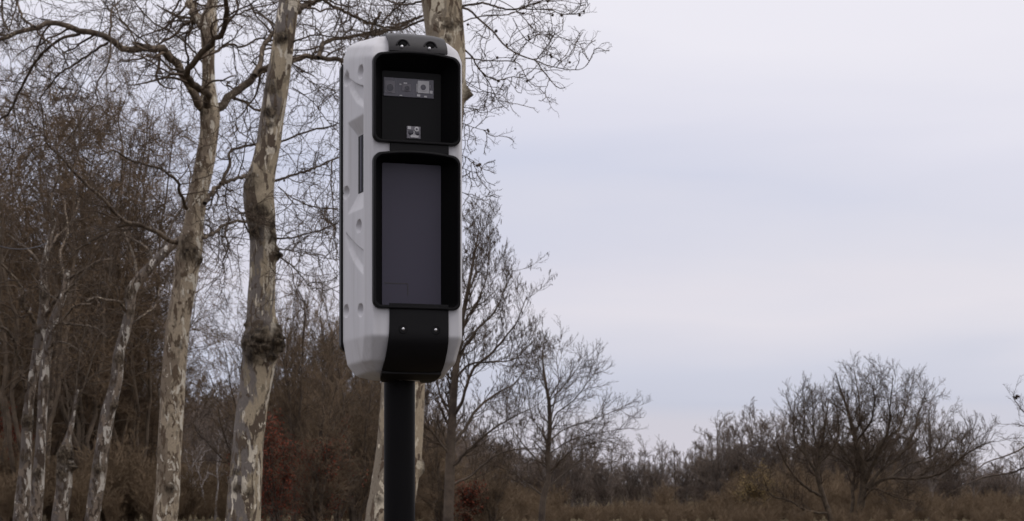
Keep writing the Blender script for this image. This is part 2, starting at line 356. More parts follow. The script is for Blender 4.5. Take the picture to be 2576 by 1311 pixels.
def plane_tree(name, label, Y, cl, burls, limbs, mats, twigp, seed=0.0, balls=(), sides=36, rings=260, nballs=14, lump=.05, group=None):
    bx, by, _ = at(cl[0][0], cl[0][1], cl[0][3] if len(cl[0]) > 3 else Y)
    base = np.array([bx, by, gz(by)])
    root = empty(name, tuple(base)); tag(root, label, 'tree', group)
    y0 = cl[0][3] if len(cl[0]) > 3 else Y
    ground_py = HOR+(EYE-gz(y0)+.15)*FPX/y0
    c0, c1 = cl[0], cl[1]; sl = (c0[0]-c1[0])/(c0[1]-c1[1])
    foot = [(c0[0]+sl*(ground_py-c0[1]), ground_py, c0[2]*1.35)+tuple(c0[3:])]
    V, F, att, P, R = trunk_mesh(foot+list(cl), burls, Y, sides, rings, lump, seed)
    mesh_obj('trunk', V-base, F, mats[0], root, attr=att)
    LP, LR = [], []
    for lb in limbs:
        pl, w0, w1, dY, kind = lb[:5]; Ys = lb[5] if len(lb) > 5 else Y
        p, r_ = limb_pts(pl, Ys, w0, w1, dY)
        LP.append(p); LR.append(r_)
        v, f = tubes([(p[None], r_[None], 12 if w0 > 9 else 7)])
        mesh_obj('limb', v-base, f, {'b': mats[0], 'l': M_limb, 'd': M_limb_dark}[kind], root, attr=np.zeros(len(v)))
    LP = np.array(LP); LR = np.array(LR)
    n1, n2, n3, l1, l2, l3 = twigp
    r2 = np.random.default_rng(int(seed*10)+5)
    th = 2.25*Y/FPX*.5
    droop = (0, 0, -.12)
    P1, R1 = grow(LP, LR, n1, .12, 1, 1, (35, 80), 10, .26, droop, .44, .4, .3, l1, l1*.35, th*1.0, r2)
    P2, R2 = grow(P1, R1, n2, .1, 1, .55, (30, 75), 7, .27, (0, 0, .05), .6, .45, .4, l2, l2*.3, th*.62, r2)
    P3, R3 = grow(P2, R2, n3, .1, 1, .55, (30, 70), 4, .22, (0, 0, .25), .6, .5, .4, l3, l3*.3, th*.42, r2)
    v, f = tubes([(P1, R1, 4), (P2, R2, 3), (P3, R3, 3)])
    tw = mesh_obj('twigs', v-base, f, M_twig, root); tag(tw, kind='stuff')
    bs = [np.array(at(b[0], b[1], Y-.3+.1*(i % 5))) for i, b in enumerate(balls)]
    tips = P3[:, -1]; 
    if nballs: bs += [tips[i]-np.array([0, 0, .03]) for i in r2.integers(0, len(tips), nballs)]
    if bs:
        for i, b_ in enumerate(bs):
            vv, ff = icos([b_], .020 if i < len(balls) else .016)
            mesh_obj('seed_ball', vv-base, ff, M_ball, root)
    return root

# ---- tree A : forked plane
plane_tree('plane_tree', 'tall forked plane tree whose long upper limb arches to the left', 38,
  [(409,1400,64),(415,1311,62),(424,1200,61),(433,1000,60),(446,830,58),(462,730,60),(474,645,66),(481,600,60),(487,560,50),(498,492,47),(513,418,50),(525,345,47),(528,295,50),(526,262,46),(525,197,33),(524,123,34),(525,55,44),(531,25,28),(535,0,26),(540,-80,22)],
  [(470,640,10,.13,.05,.9),(492,655,60,.10,.07,.9),(478,610,-10,.09,.03,.7),(420,1230,20,.10,.04,.6),(400,1140,-60,.08,.04,.5),(435,990,-80,.08,.04,.6),(525,290,-30,.07,.03,.6),(440,870,30,.08,.02,.4)],
  [ ([(512,275),(502,258),(480,217),(452,177),(438,143),(413,123),(385,116),(345,123),(305,118),(271,92),(212,81),(172,66),(123,57),(89,69),(49,81),(0,96),(-40,110)], 24, 9, -3, 'l'),
    ([(200,86),(163,94),(133,111),(99,143),(74,182),(54,222),(25,281),(0,300),(-20,310)], 8, 6, 1.5, 'd', 35.5),
    ([(271,108),(231,133),(187,163),(148,187),(123,217),(100,250)], 7, 3, 1.2, 'd', 36),
    ([(281,100),(271,163),(246,207),(241,236),(244,256),(212,296),(177,340),(150,380)], 5, 3, -1.5, 'd', 36),
    ([(521,268),(522,236),(500,222),(482,205),(472,186),(497,143),(531,108),(561,80),(568,39),(570,0),(575,-40)], 20, 11, -3, 'd', 37.6),
    ([(472,180),(445,175),(428,170),(398,143),(384,123),(360,100),(330,80)], 7, 3, 1.5, 'd', 36.5),
    ([(535,285),(548,272),(570,258),(590,236),(625,205),(665,172),(700,158),(738,150),(787,143),(856,152),(900,160)], 24, 10, 1.5, 'l'),
    ([(640,190),(655,160),(664,118),(690,80),(720,40),(745,0)], 15, 8, 1, 'l', 38.5),
    ([(800,146),(807,128),(817,110),(841,99),(876,94),(930,85),(1000,70),(1060,40)], 13, 6, 2, 'd', 38.8),
    ([(515,512),(541,477),(566,457),(615,443),(650,432)], 12, 7, 2, 'l', 37.8),
    ([(555,463),(568,440),(578,413),(574,389),(590,374),(640,362),(708,357),(748,340),(797,325),(846,315)], 9, 4, 2, 'd', 38.3),
    ([(690,455),(728,443),(763,433),(792,423),(832,404),(860,395)], 7, 4, 1, 'd', 39.4),
    ([(505,598),(530,592),(541,582),(566,566),(605,556),(640,562)], 10, 6, 2, 'l', 37.9),
    ([(570,566),(566,590),(575,620),(560,660),(568,690)], 6, 2, -.6, 'd', 38.6),
    ([(470,525),(455,490),(447,458),(413,428),(369,416),(330,405),(290,380),(255,390)], 9, 4, -3, 'd', 37.8),
    ([(450,610),(428,604),(400,585),(379,576),(340,566),(315,557),(286,532),(261,502),(222,468),(187,433),(148,389),(118,360),(108,300),(104,262)], 13, 4, -3, 'l', 38),
    ([(335,565),(290,572),(261,590),(220,612),(187,635),(150,690)], 7, 3, -1, 'd', 37),
    ([(512,70),(498,50),(485,20),(475,0),(465,-30)], 24, 14, 1, 'b', 38),
    ([(540,90),(560,60),(600,35),(640,20),(690,10)], 6, 3, 2, 'd', 38.1),
    ([(512,160),(480,120),(430,80),(390,60),(350,20),(320,-20)], 5, 3, 2, 'd', 38.1),
    ([(430,165),(400,130),(350,95),(290,40),(255,0)], 4, 3, 3, 'd', 38.5),
    ([(345,121),(330,80),(300,40),(285,-10)], 5, 3, 2, 'd', 36.8),
    ([(541,130),(575,112),(610,118),(650,98),(680,100)], 7, 4, 2, 'd', 38.1),
    ([(88,68),(60,50),(45,10),(35,-30)], 7, 5, 2, 'l', 35.3),
    ([(22,80),(10,55),(5,20),(4,-20)], 6, 5, 1, 'd', 35),
    ([(22,78),(30,50),(40,20),(48,-20)], 4, 3, 1, 'd', 35)],
  (M_barkA,), (11, 6, 3, 1.25, .62, .28), 1.3, nballs=40)

# ---- tree B : burly plane
plane_tree('plane_tree', 'thick leaning plane tree ringed by a huge dark burl, left of the speed camera', 30,
  [(604,1400,90),(610,1311,86),(618,1200,80),(626,1102,77),(638,1000,76),(648,935,80),(656,880,84),(660,830,80),(657,772,71),(660,700,66),(661,645,66),(661,591,66),(655,540,76),(651,492,76),(658,443,68),(669,394,60),(678,345,60),(685,295,60),(693,245,61),(700,197,60),(707,148,57),(714,98,55),(722,40,54),(728,0,54),(736,-80,50)],
  [(705,103,-5,.085,.045,1.0),(700,230,-20,.09,.02,.8),(690,290,-5,.09,.025,.95),(686,322,5,.04,.01,.8),(640,465,-45,.16,.03,.6),(668,545,-10,.17,.035,.95),(690,568,45,.08,.045,.9),(655,590,-35,.12,.03,.8),(700,640,75,.09,.11,.9),(690,600,55,.10,.04,.5),
   (628,815,-60,.06,.05,.9),(672,868,5,.21,.095,1.0),(655,880,-25,.10,.02,.5),(695,858,60,.19,.11,.85),(690,895,45,.10,.05,.8),(625,860,-75,.16,.05,.5),(640,905,-15,.10,.03,.8),(700,825,70,.07,.05,.9),(655,835,0,.13,.02,.5),(600,1230,-20,.07,.02,.7),(625,1240,25,.06,.02,.6),(600,1190,-30,.04,.03,.8)],
  [ ([(742,25),(760,15),(790,6),(830,-4),(880,-14)], 16, 9, 2, 'l'),
    ([(815,2),(845,18),(872,32),(905,48),(935,58),(960,66),(1000,72)], 8, 5, 1, 'd', 31),
    ([(735,106),(760,98),(792,88),(842,93),(880,96)], 5, 3, -1, 'd'),
    ([(960,30),(940,60),(930,85),(915,105)], 7, 6, 0, 'd', 31.5),
    ([(930,88),(960,84),(1010,60),(1060,40)], 7, 4, 1, 'd', 31.5),
    ([(1040,-20),(1010,10),(985,30),(960,60)], 6, 4, 1, 'd', 31.5),
    ([(695,600),(720,600),(745,596),(772,588),(810,578),(850,560)], 5, 3, -1.5, 'd'),
    ([(700,645),(725,660),(745,680),(762,700),(790,735)], 5, 2, -1, 'd'),
    ([(704,625),(740,632),(780,640),(820,650),(850,645)], 3, 1.5, .5, 'd'),
    ([(836,400),(833,450),(838,520),(842,600),(850,640)], 4, 2.5, -1, 'd', 30.8),
    ([(735,220),(760,235),(790,260),(820,300),(850,330)], 3, 2, 1, 'd'),
    ([(730,160),(760,190),(800,215),(840,225)], 3, 2, 1, 'd'),
    ([(632,600),(615,560),(600,530),(580,520)], 5, 3, -1, 'd'),
    ([(700,470),(740,500),(790,520),(850,525)], 3.5, 2, -1, 'd'),
    ([(655,385),(630,350),(600,330),(590,300)], 3, 2, 1, 'd')],
  (M_barkB,), (11, 6, 3, 1.0, .52, .25), 2.7, nballs=20, rings=340, lump=.04)

# ---- tree C : plane behind the camera box
plane_tree('plane_tree', 'plane tree standing behind the speed camera, its trunk crossing above and below it', 24,
  [(978,1400,134),(980,1311,124),(990,1240,118),(1003,1150,114),(1010,1050,110),(1014,960,108),(1030,850,106),(1055,700,106),(1085,500,108),(1108,330,106),(1120,220,102),(1122,130,97),(1116,60,98),(1110,0,103),(1104,-80,108)],
  [(1165,240,85,.055,.085,.8),(1160,225,80,.06,.06,.6),(1120,75,15,.06,.025,.9),(1155,72,60,.05,.02,.7),(1130,110,10,.05,.015,.4),(1058,1165,80,.05,.04,.4),(1055,1185,80,.05,.05,.4),(930,1260,-30,.05,.01,.6)],
  [ ([(1150,15),(1180,25),(1204,48),(1231,70),(1254,97),(1281,124),(1308,139),(1347,153),(1362,174),(1382,197),(1401,220),(1420,221)], 6, 2, -1.5, 'd'),
    ([(1347,153),(1374,163),(1401,170),(1440,176),(1470,170),(1490,143)], 3.2, 1.5, -.6, 'd', 22.5),
    ([(1347,153),(1370,124),(1393,89),(1397,74)], 3, 1.5, -.4, 'd', 22.5),
    ([(1155,17),(1207,8),(1231,12),(1262,21),(1293,23),(1324,15),(1362,2),(1400,-15)], 6, 3, -1, 'd'),
    ([(1293,23),(1331,23),(1381,25),(1412,35),(1451,35),(1470,25),(1484,8)], 3.4, 1.6, -.7, 'd', 23.2),
    ([(1160,56),(1200,44),(1231,39),(1277,37),(1320,20),(1380,0)], 3.6, 2, .8, 'd'),
    ([(1160,118),(1188,143),(1200,166),(1223,190),(1254,201),(1293,193),(1335,201)], 5, 1.6, .6, 'd'),
    ([(1160,144),(1207,151),(1246,153),(1293,155),(1312,170),(1324,197),(1347,217),(1374,217)], 3.6, 1.5, -1, 'd'),
    ([(1200,166),(1223,197),(1238,224),(1254,255),(1281,279)], 3.4, 1.5, .2, 'd', 24.2),
    ([(1150,268),(1180,272),(1205,276),(1222,281)], 2.4, 1.2, -.3, 'd'),
    ([(1150,305),(1192,321),(1227,329)], 2.4, 1.2, -.3, 'd'),
    ([(1150,385),(1185,402),(1204,416)], 2.2, 1.2, -.3, 'd'),
    ([(1150,415),(1180,430),(1211,434)], 1.8, 1, -.3, 'd'),
    ([(1155,480),(1185,495),(1204,503),(1221,493)], 2, 1.2, -.3, 'd'),
    ([(1170,-20),(1230,-10),(1290,20),(1330,60),(1345,100)], 3, 1.5, -1, 'd'),
    ([(1150,190),(1190,215),(1220,230),(1245,235)], 2.6, 1.3, .6, 'd'),
    ([(1290,45),(1305,75),(1325,100),(1360,120),(1390,125)], 2.2, 1.2, 0, 'd', 23.4),
    ([(1080,45),(1040,60),(1000,75),(960,72),(920,84)], 6, 4, 1.5, 'd'),
    ([(1080,0),(1020,12),(970,0),(900,-20)], 6, 4, 1.5, 'd')],
  (M_barkC,), (6, 4, 3, .50, .30, .14), 4.1,
  balls=[(1378,3),(1316,34),(1390,38),(1413,39),(1458,38),(1248,78),(1330,93),(1332,99),(1275,112),(1385,138),(1387,143),(1433,157),(1296,173),(1251,145),(1227,327),(1229,331),(1204,416),(1207,414),(1200,417),(1254,204),(1326,204)],
  rings=240, nballs=4, lump=.045)

# ---- slimmer planes of the avenue at the left
def bgplane(label, Y, cl, burls, limbs, seed, tw=(6, 5, 4, 1.8, 1.0, .45), mat=None, name='plane_tree'):
    return plane_tree(name, label, Y, cl, burls, limbs, (mat or M_barkD,), tw, seed, sides=18, rings=150, nballs=0, lump=.07)
bgplane('slim plane tree with peeling white bark leaning right behind the forked plane', 54,
  [(222,1400,42),(232,1311,38),(250,1180,36),(272,1040,34),(292,960,30),(300,890,28),(318,820,26),(328,770,24),(330,735,28),(352,700,26),(385,665,24),(420,630,22),(455,600,20)],
  [(300,905,20,.14,.05,.8),(296,1020,60,.12,.06,.8),(322,740,-20,.14,.05,.9),(252,1180,0,.16,.05,.7),(335,790,40,.1,.05,.6)],
  [([(326,790),(300,760),(270,755),(240,748),(215,760)], 9, 4, -2, 'l'), ([(345,705),(340,660),(320,600),(300,560)], 8, 4, 2, 'l'),
   ([(385,668),(375,630),(330,600),(300,590)], 7, 4, 2, 'l'), ([(318,820),(350,800),(390,770),(400,730)], 6, 3, 2, 'l'), ([(400,650),(430,570),(470,500),(480,430)], 7, 4, 3, 'd')], 5.2)
bgplane('plane tree with white-blotched grey trunk, left one of the close pair at far left', 58,
  [(45,1400,44),(52,1311,40),(60,1230,36),(66,1150,30),(68,1062,26),(75,1000,24),(88,920,23),(98,860,26),(108,790,24),(112,740,20),(110,680,16),(120,620,14),(135,560,12)],
  [(68,1060,20,.2,.08,1),(58,1150,0,.15,.05,.5),(112,740,0,.2,.06,.6)],
  [([(100,850),(80,800),(60,770),(50,720),(20,680),(-20,640)], 13, 5, -2, 'l'), ([(108,800),(130,770),(150,740),(180,700),(210,680),(250,660)], 12, 4, -2, 'l'),
   ([(66,985),(52,920),(38,870),(25,840),(0,820)], 11, 6, -2, 'l'), ([(110,825),(150,815),(200,818),(240,825),(270,850)], 8, 4, -2, 'l'),
   ([(112,700),(90,650),(60,620),(20,590)], 8, 4, 2, 'l'), ([(115,650),(140,600),(180,560),(200,500)], 7, 4, 2, 'l'), ([(135,560),(130,500),(150,430),(140,350)], 8, 4, 0, 'l')], 6.1)
bgplane('plane tree with plain brown trunk, right one of the close pair at far left', 56,
  [(80,1400,36),(88,1311,34),(94,1240,32),(98,1180,28),(104,1080,26),(108,1000,25),(114,920,26),(124,850,24),(140,790,20),(160,740,16),(170,680,14)],
  [(98,1190,0,.15,.06,.6),(112,970,40,.1,.05,.5)],
  [([(118,880),(145,860),(180,870),(210,890)], 7, 3, -2, 'l'), ([(128,840),(160,800),(190,770),(230,765)], 8, 4, -2, 'l'), ([(160,740),(200,700),(240,660),(290,650)], 7, 3, -2, 'l'),
   ([(165,700),(150,640),(170,580),(160,500)], 8, 4, 2, 'l'), ([(150,760),(110,730),(80,690)], 6, 3, 2, 'd')], 7.4)
bgplane('stout pollarded plane with a dark knob, just right of the close pair of planes', 66,
  [(146,1400,46),(150,1311,42),(160,1240,40),(163,1180,38),(166,1140,32),(172,1100,16),(182,1060,12),(188,1020,8),(196,980,5)],
  [(164,1145,0,.30,.12,1.2),(180,1175,75,.16,.16,1.1),(160,1190,-30,.2,.08,.9)],
  [([(176,1080),(170,1000),(160,930)], 6, 3, 1, 'd'), ([(180,1060),(215,960),(240,880)], 6, 3, 1, 'd'), ([(188,1010),(200,900),(220,800)], 5, 3, 1, 'd')], 8.8)
bgplane('thin dark plane trunk leaning behind the pollarded stump at left', 74,
  [(100,1400,20),(106,1311,18),(114,1200,16),(122,1100,14),(128,1000,12),(138,900,10),(150,800,8)], [],
  [([(128,1000),(160,940),(190,900)], 5, 3, 1, 'd'), ([(138,900),(120,850),(100,800)], 5, 3, 1, 'd')], 9.9, mat=M_limb)

# ---------------------------------------------------------------- generic bare trees (background)
def gen_tree(seed, H, r0, n1=16, up=.5, a1=(35, 65), ratio=.36, t0=.28, wig=.16, dens=(7, 6, 4), rmin=.012, lean=(0, 0), shape=.55, t_wig=.03, levels=3, l2=.5, stems=1, a2=(22, 58), w2=1.0):
    g = np.random.default_rng(seed)
    TP, TR = [], []
    for s in range(stems):
        a = g.uniform(0, 6.28); sp = 0 if stems == 1 else g.uniform(.1, .32)
        n = 17; t = np.linspace(0, 1, n); P = np.zeros((n, 3))
        h = H*(1 if s == 0 else g.uniform(.65, .98))
        P[:, 2] = t*h; w_ = np.cumsum(g.normal(size=(n, 2))*t_wig*H/ n**.5, axis=0)*.5
        P[:, :2] = w_+np.outer(t, lean)+np.outer(t**1.2, (math.cos(a)*sp*h, math.sin(a)*sp*h)); P[0, :2] = (math.cos(a)*r0*.6*(stems > 1), math.sin(a)*r0*.6*(stems > 1))
        P[0, 2] = -.2
        TP.append(P); TR.append(r0*(1 if stems == 1 else .6)*(1-.93*t)**.8+.01)
    TP = np.array(TP); TR = np.array(TR)
    P1, R1 = grow(TP, TR, n1, t0, .98, ratio, a1, 8, wig, (0, 0, up), .45, .25, shape, rmin=rmin, r=g)
    P2, R2 = grow(P1, R1, dens[0], .12, 1, l2, (a2[0]+3, a2[1]+2), 6, wig*w2, (0, 0, up*.7), .55, .4, .45, rmin=rmin*.8, r=g)
    groups = [(P2, R2, 3)]; tipsrc = P2
    P3, R3 = grow(P2, R2, dens[1], .1, 1, .5, a2, 4, wig*w2, (0, 0, up*.5), .6, .5, .4, rmin=rmin*.62, r=g); groups.append((P3, R3, 3)); tipsrc = P3
    if levels > 3:
        P4, R4 = grow(P3, R3, dens[2], .1, 1, .5, a2, 3, wig*w2, (0, 0, up*.4), .6, .5, .4, rmin=rmin*.45, r=g); groups.append((P4, R4, 3)); tipsrc = P4
    return dict(trunk=tubes([(TP, TR, 10), (P1, R1, 5)]), crown=tubes(groups), tips=tipsrc[:, -1])
def place(name, g, loc, mats, label, cat='tree', group=None, rz=0, sc_=(1, 1, 1), cache={}):
    root = empty(name, loc, rz); root.scale = sc_; tag(root, label, cat, group)
    key = id(g)
    if key not in cache:
        a = mesh_obj('trunk', *g['trunk'], mats[0], root)
        b = mesh_obj('crown', *g['crown'], mats[1], root)
        cache[key] = (a.data, b.data, g)
    else:
        for nme, me in zip(('trunk', 'crown'), cache[key][:2]):
            o = bpy.data.objects.new(nme, me); C.objects.link(o); o.parent = root
    for ch in root.children:
        if ch.name.startswith('crown'): ch['kind'] = 'stuff'
    return root
def px_place(g, px, top, Y, H, **k):
    """stand generic tree g (height H) so that its top shows at (px, top) from its distance"""
    x = (px-1288)*Y/FPX; z0 = gz(Y); h = EYE+(HOR-top)*Y/FPX-z0; s = h/H
    sx = k.pop('sx', 1.0)
    return place(k.pop('name', 'bare_tree'), g, (x, Y, z0-.1), k.pop('mats'), k.pop('label'), rz=k.pop('rz', 0), sc_=(s*sx, s*sx, s), **k)

# big dense crowns behind the avenue at left
G_round1 = gen_tree(11, 14, .12, n1=14, up=.25, a1=(35, 80), ratio=.40, t0=.30, wig=.22, dens=(8, 7, 4), rmin=.0135, levels=4, shape=.40, stems=4, t_wig=.08, a2=(35, 85), w2=1.5)
G_round2 = gen_tree(12, 14, .11, n1=14, up=.20, a1=(40, 85), ratio=.36, t0=.22, wig=.24, dens=(8, 7, 4), rmin=.0135, levels=4, shape=.35, stems=4, t_wig=.09, a2=(35, 85), w2=1.5)
lab1 = 'dense brown bare tree in the tangled mass at left, behind the planes'
gr1 = 'dense bare trees behind the planes at left'
for i, (px, top, Y, rz, g, sx) in enumerate([(60, 200, 72, .4, G_round1, 1.0), (225, 130, 76, 1.9, G_round2, 1.0), (330, 230, 82, 3.0, G_round1, .85), (0, 260, 84, 2.2, G_round2, .9), (270, 240, 84, .3, G_round1, .75), (140, 360, 84, 4.1, G_round2, 1.0), (-30, 330, 80, 5.0, G_round2, 1.0),
        (385, 560, 88, 2.2, G_round2, .75), (300, 600, 92, .9, G_round1, 1.1), (200, 640, 94, 5.6, G_round1, 1.1), (90, 620, 96, 3.6, G_round1, 1.1), (10, 640, 92, 1.2, G_round2, 1.1), (385, 800, 96, 4.4, G_round1, .6), (150, 480, 88, .2, G_round2, 1.1), (250, 430, 86, 3.3, G_round1, 1.0), (30, 480, 88, 2.7, G_round1, 1.0), (330, 700, 90, 5.3, G_round2, 1.1), (370, 860, 84, 1.7, G_round2, 1.2), (240, 850, 86, .7, G_round2, 1.2), (110, 880, 88, 2.9, G_round1, 1.3), (430, 1020, 100, 2.0, G_round2, 1.1)]):
    px_place(g, px, top, Y, 14, mats=(M_trunkbrown, M_net), rz=rz, sx=sx, label=lab1, group=gr1)

# upright oak-like mass left of the speed camera
G_oak1 = gen_tree(21, 12, .17, n1=26, up=.7, a1=(25, 65), ratio=.32, t0=.10, wig=.15, dens=(7, 6, 4), rmin=.014, levels=4, shape=.35, stems=5, t_wig=.06)
G_oak2 = gen_tree(22, 12, .16, n1=26, up=.6, a1=(30, 70), ratio=.32, t0=.06, wig=.18, dens=(7, 6, 4), rmin=.014, levels=4, shape=.35, stems=5, t_wig=.06)
px_place(G_oak1, 742, 735, 62, 12, mats=(M_farbark, M_crown), rz=.3, sx=.75, label='dense brown bare tree between the burly plane and the speed camera')
for px_, top_, Y_, rz_ in ((700, 800, 68, .9), (800, 748, 70, 2.9), (885, 790, 72, 4.9), (960, 870, 74, 1.6), (770, 850, 72, 3.7)):
    px_place(G_oak1 if px_ % 20 else G_oak2, px_, top_, Y_, 12, mats=(M_farbark, M_crown), rz=rz_, sx=.85, group='dense trees behind the speed camera', label='one of the dense brown trees massed between burly plane and speed camera')
px_place(G_oak2, 690, 900, 66, 12, mats=(M_farbark, M_crown), rz=4.4, sx=.9, label='brown bare tree low behind the right edge of the burly plane')
px_place(G_oak1, 900, 880, 60, 12, mats=(M_farbark, M_dark_crown), rz=5.4, sx=.9, label='dark twiggy tree directly below the white underside of the speed camera')
px_place(G_oak2, 1110, 1000, 58, 12, mats=(M_farbark, M_crown), rz=.4, sx=1.1, label='low brown twiggy tree around the foot of the alder')
px_place(G_oak1, 1235, 1130, 60, 12, mats=(M_farbark, M_crown), rz=2.4, sx=1.4, label='lowest twiggy tree between the alder and the small open tree')
px_place(G_oak2, 850, 760, 66, 12, mats=(M_farbark, M_crown), rz=2.0, sx=.85, label='dense bare tree right behind the white side of the speed camera')
px_place(G_oak1, 940, 800, 70, 12, mats=(M_farbark, M_crown), rz=4.0, sx=.9, label='dense bare tree behind the black post of the speed camera')
px_place(G_oak2, 640, 800, 74, 12, mats=(M_farbark, M_crown), rz=5.1, sx=.8, label='bare tree whose upper twigs show on both sides of the burly plane')
G_greyoak = gen_tree(23, 12, .18, n1=24, up=.35, a1=(35, 75), ratio=.46, t0=.2, wig=.16, dens=(6, 6, 3), rmin=.015, levels=4, shape=.35)
px_place(G_greyoak, 610, 830, 80, 12, mats=(M_farbark, M_dark_crown), rz=1.0, sx=.95, label='grey bare tree spreading into the gap between the two big planes')
px_place(G_oak1, 1010, 930, 64, 12, mats=(M_farbark, M_crown), rz=1.1, sx=1.1, label='low brown bare tree under the right side of the speed camera')
px_place(G_oak2, 800, 900, 56, 12, mats=(M_farbark, M_crown), rz=3.1, sx=1.0, label='dark bare tree in front of the russet leaves left of the post')

# ---- alder with catkins
def traced_tree(name, label, Y, trunk, limbs, mats, tw, seed, catkins=False, up=.5, wig=.10, thin=1.35):
    bx, by, _ = at(trunk[0][0], trunk[0][1], Y); base = np.array([bx, by, gz(Y)])
    root = empty(name, tuple(base)); tag(root, label, 'tree')
    gpy = HOR+(EYE-gz(Y)+.1)*FPX/Y
    tr = [(trunk[0][0], gpy, trunk[0][2]*1.15)]+[t for t in trunk if t[1] < gpy-5]
    pts = [at(a, b, Y)+(c*.5*Y/FPX,) for a, b, c in tr]; q = spline(pts, 40)
    v, f = tubes([(q[None, :, :3], q[None, :, 3], 12)]); mesh_obj('trunk', v-base, f, mats[0], root)
    g = np.random.default_rng(seed); LP, LR = [q[8:33, :3]], [q[8:33, 3]]
    for i, (pl, w0, w1, dY) in enumerate(limbs):
        p, r_ = limb_pts(pl, Y, w0, w1, dY, 25, .25); LP.append(p); LR.append(r_)
        v, f = tubes([(p[None], r_[None], 6)]); mesh_obj('limb', v-base, f, mats[0], root)
    LP = np.array(LP); LR = np.array(LR); n1, n2, n3, l1, l2, l3 = tw; th = thin*Y/FPX*.5
    P1, R1 = grow(LP, LR, n1, .15, 1, 1, (25, 60), 8, wig, (0, 0, up), .36, .35, .5, l1, l1*.3, th*.9, g)
    P2, R2 = grow(P1, R1, n2, .1, 1, .5, (25, 55), 6, wig, (0, 0, up*.8), .6, .45, .4, l2, l2*.25, th*.62, g)
    P3, R3 = grow(P2, R2, n3, .1, 1, .5, (25, 55), 4, wig, (0, 0, up*.6), .6, .5, .4, l3, l3*.25, th*.45, g)
    v, f = tubes([(P1, R1, 4), (P2, R2, 3), (P3, R3, 3)]); tag(mesh_obj('twigs', v-base, f, mats[1], root), kind='stuff')
    if catkins:
        src = np.concatenate([P2[:, -1], P3[::3, -1]]); src = src[g.random(len(src)) < .38]
        n = len(src); t = np.linspace(0, 1, 5); P = src[:, None, :]+np.array([0, 0, -1.0])*(t[None, :, None]*g.uniform(.05, .11, n)[:, None, None]) + g.normal(size=(n, 1, 3))*.01*t[None, :, None]
        R = np.tile(np.array([.003, .007, .0095, .008, .003]), (n, 1))
        v, f = tubes([(P, R, 5)]); tag(mesh_obj('catkins', v-base, f, M_dark_crown, root), kind='stuff')
    return root
traced_tree('alder_tree', 'tall bare alder hung with dark catkins, right beside the speed camera', 46,
  [(1128,1311,26),(1132,1180,24),(1136,1080,22),(1142,980,19),(1150,900,16),(1160,820,13),(1175,740,10),(1190,660,7),(1205,580,3)],
  [([(1140,1050),(1165,1000),(1190,930),(1235,890),(1270,850),(1300,810),(1325,745)], 10, 2, -1.5),
   ([(1146,940),(1165,880),(1200,830),(1240,790),(1265,740),(1290,680)], 9, 2, 1),
   ([(1158,860),(1175,800),(1205,750),(1225,690),(1235,600)], 8, 2, -1),
   ([(1175,745),(1195,690),(1200,640),(1215,565)], 6, 1.5, .6),
   ([(1134,1120),(1170,1080),(1200,1030),(1250,990),(1300,960),(1330,900)], 10, 2, 1.5),
   ([(1132,1180),(1180,1130),(1240,1080),(1290,1050),(1330,1030)], 8, 2, -1),
   ([(1138,1060),(1110,1000),(1095,950),(1080,920)], 7, 3, 1),
   ([(1148,930),(1125,880),(1100,840)], 6, 3, 1),
   ([(1134,1150),(1090,1090),(1060,1060),(1050,1010)], 7, 3, -1),
   ([(1145,960),(1175,920),(1230,910),(1290,905),(1340,860)], 7, 2, -1),
   ([(1132,1220),(1180,1200),(1240,1150),(1300,1130),(1350,1130)], 7, 2, 1),
   ([(1163,810),(1150,750),(1160,690),(1155,640)], 5, 2, 1)],
  (M_farbark, M_twig), (20, 8, 5, .85, .5, .26), 31, catkins=True, up=.9, thin=1.5)
traced_tree('bare_tree', 'small open bare tree with long spreading twigs, right of the alder', 50,
  [(1362,1330,18),(1366,1260,16),(1380,1200,14),(1378,1150,12),(1383,1080,11),(1382,1020,9),(1372,960,7),(1365,900,4),(1370,850,2)],
  [([(1384,1080),(1400,1040),(1440,1010),(1480,960),(1500,930)], 4.1, 1.0, -1), ([(1382,1110),(1420,1080),(1480,1060),(1530,1040),(1575,1025)], 4.1, 1.0, 1),
   ([(1384,1140),(1430,1110),(1480,1095),(1530,1085),(1565,1080)], 3.4, 1.0, -1), ([(1378,1180),(1345,1150),(1310,1110),(1280,1060),(1275,1020)], 4.8, 1.0, 1),
   ([(1378,1150),(1370,1100),(1340,1050),(1330,1000),(1345,960)], 4.1, 1.0, -1), ([(1383,1070),(1395,1010),(1405,960),(1400,900),(1410,870)], 4.1, 1.0, 1),
   ([(1380,1010),(1420,970),(1450,930),(1470,900)], 2.7, 1.0, -1), ([(1374,960),(1350,920),(1345,880)], 2.7, 1.0, 1), ([(1375,1230),(1420,1190),(1470,1150),(1520,1120)], 3.4, 1.0, 1),
   ([(1380,1200),(1420,1150),(1460,1120),(1540,1110)], 2.7, 1.0, -1), ([(1370,1250),(1330,1220),(1290,1190),(1250,1170)], 4.1, 1.0, 1)],
  (M_farbark, M_twig), (18, 7, 5, .70, .40, .2), 32, up=.5, wig=.12)

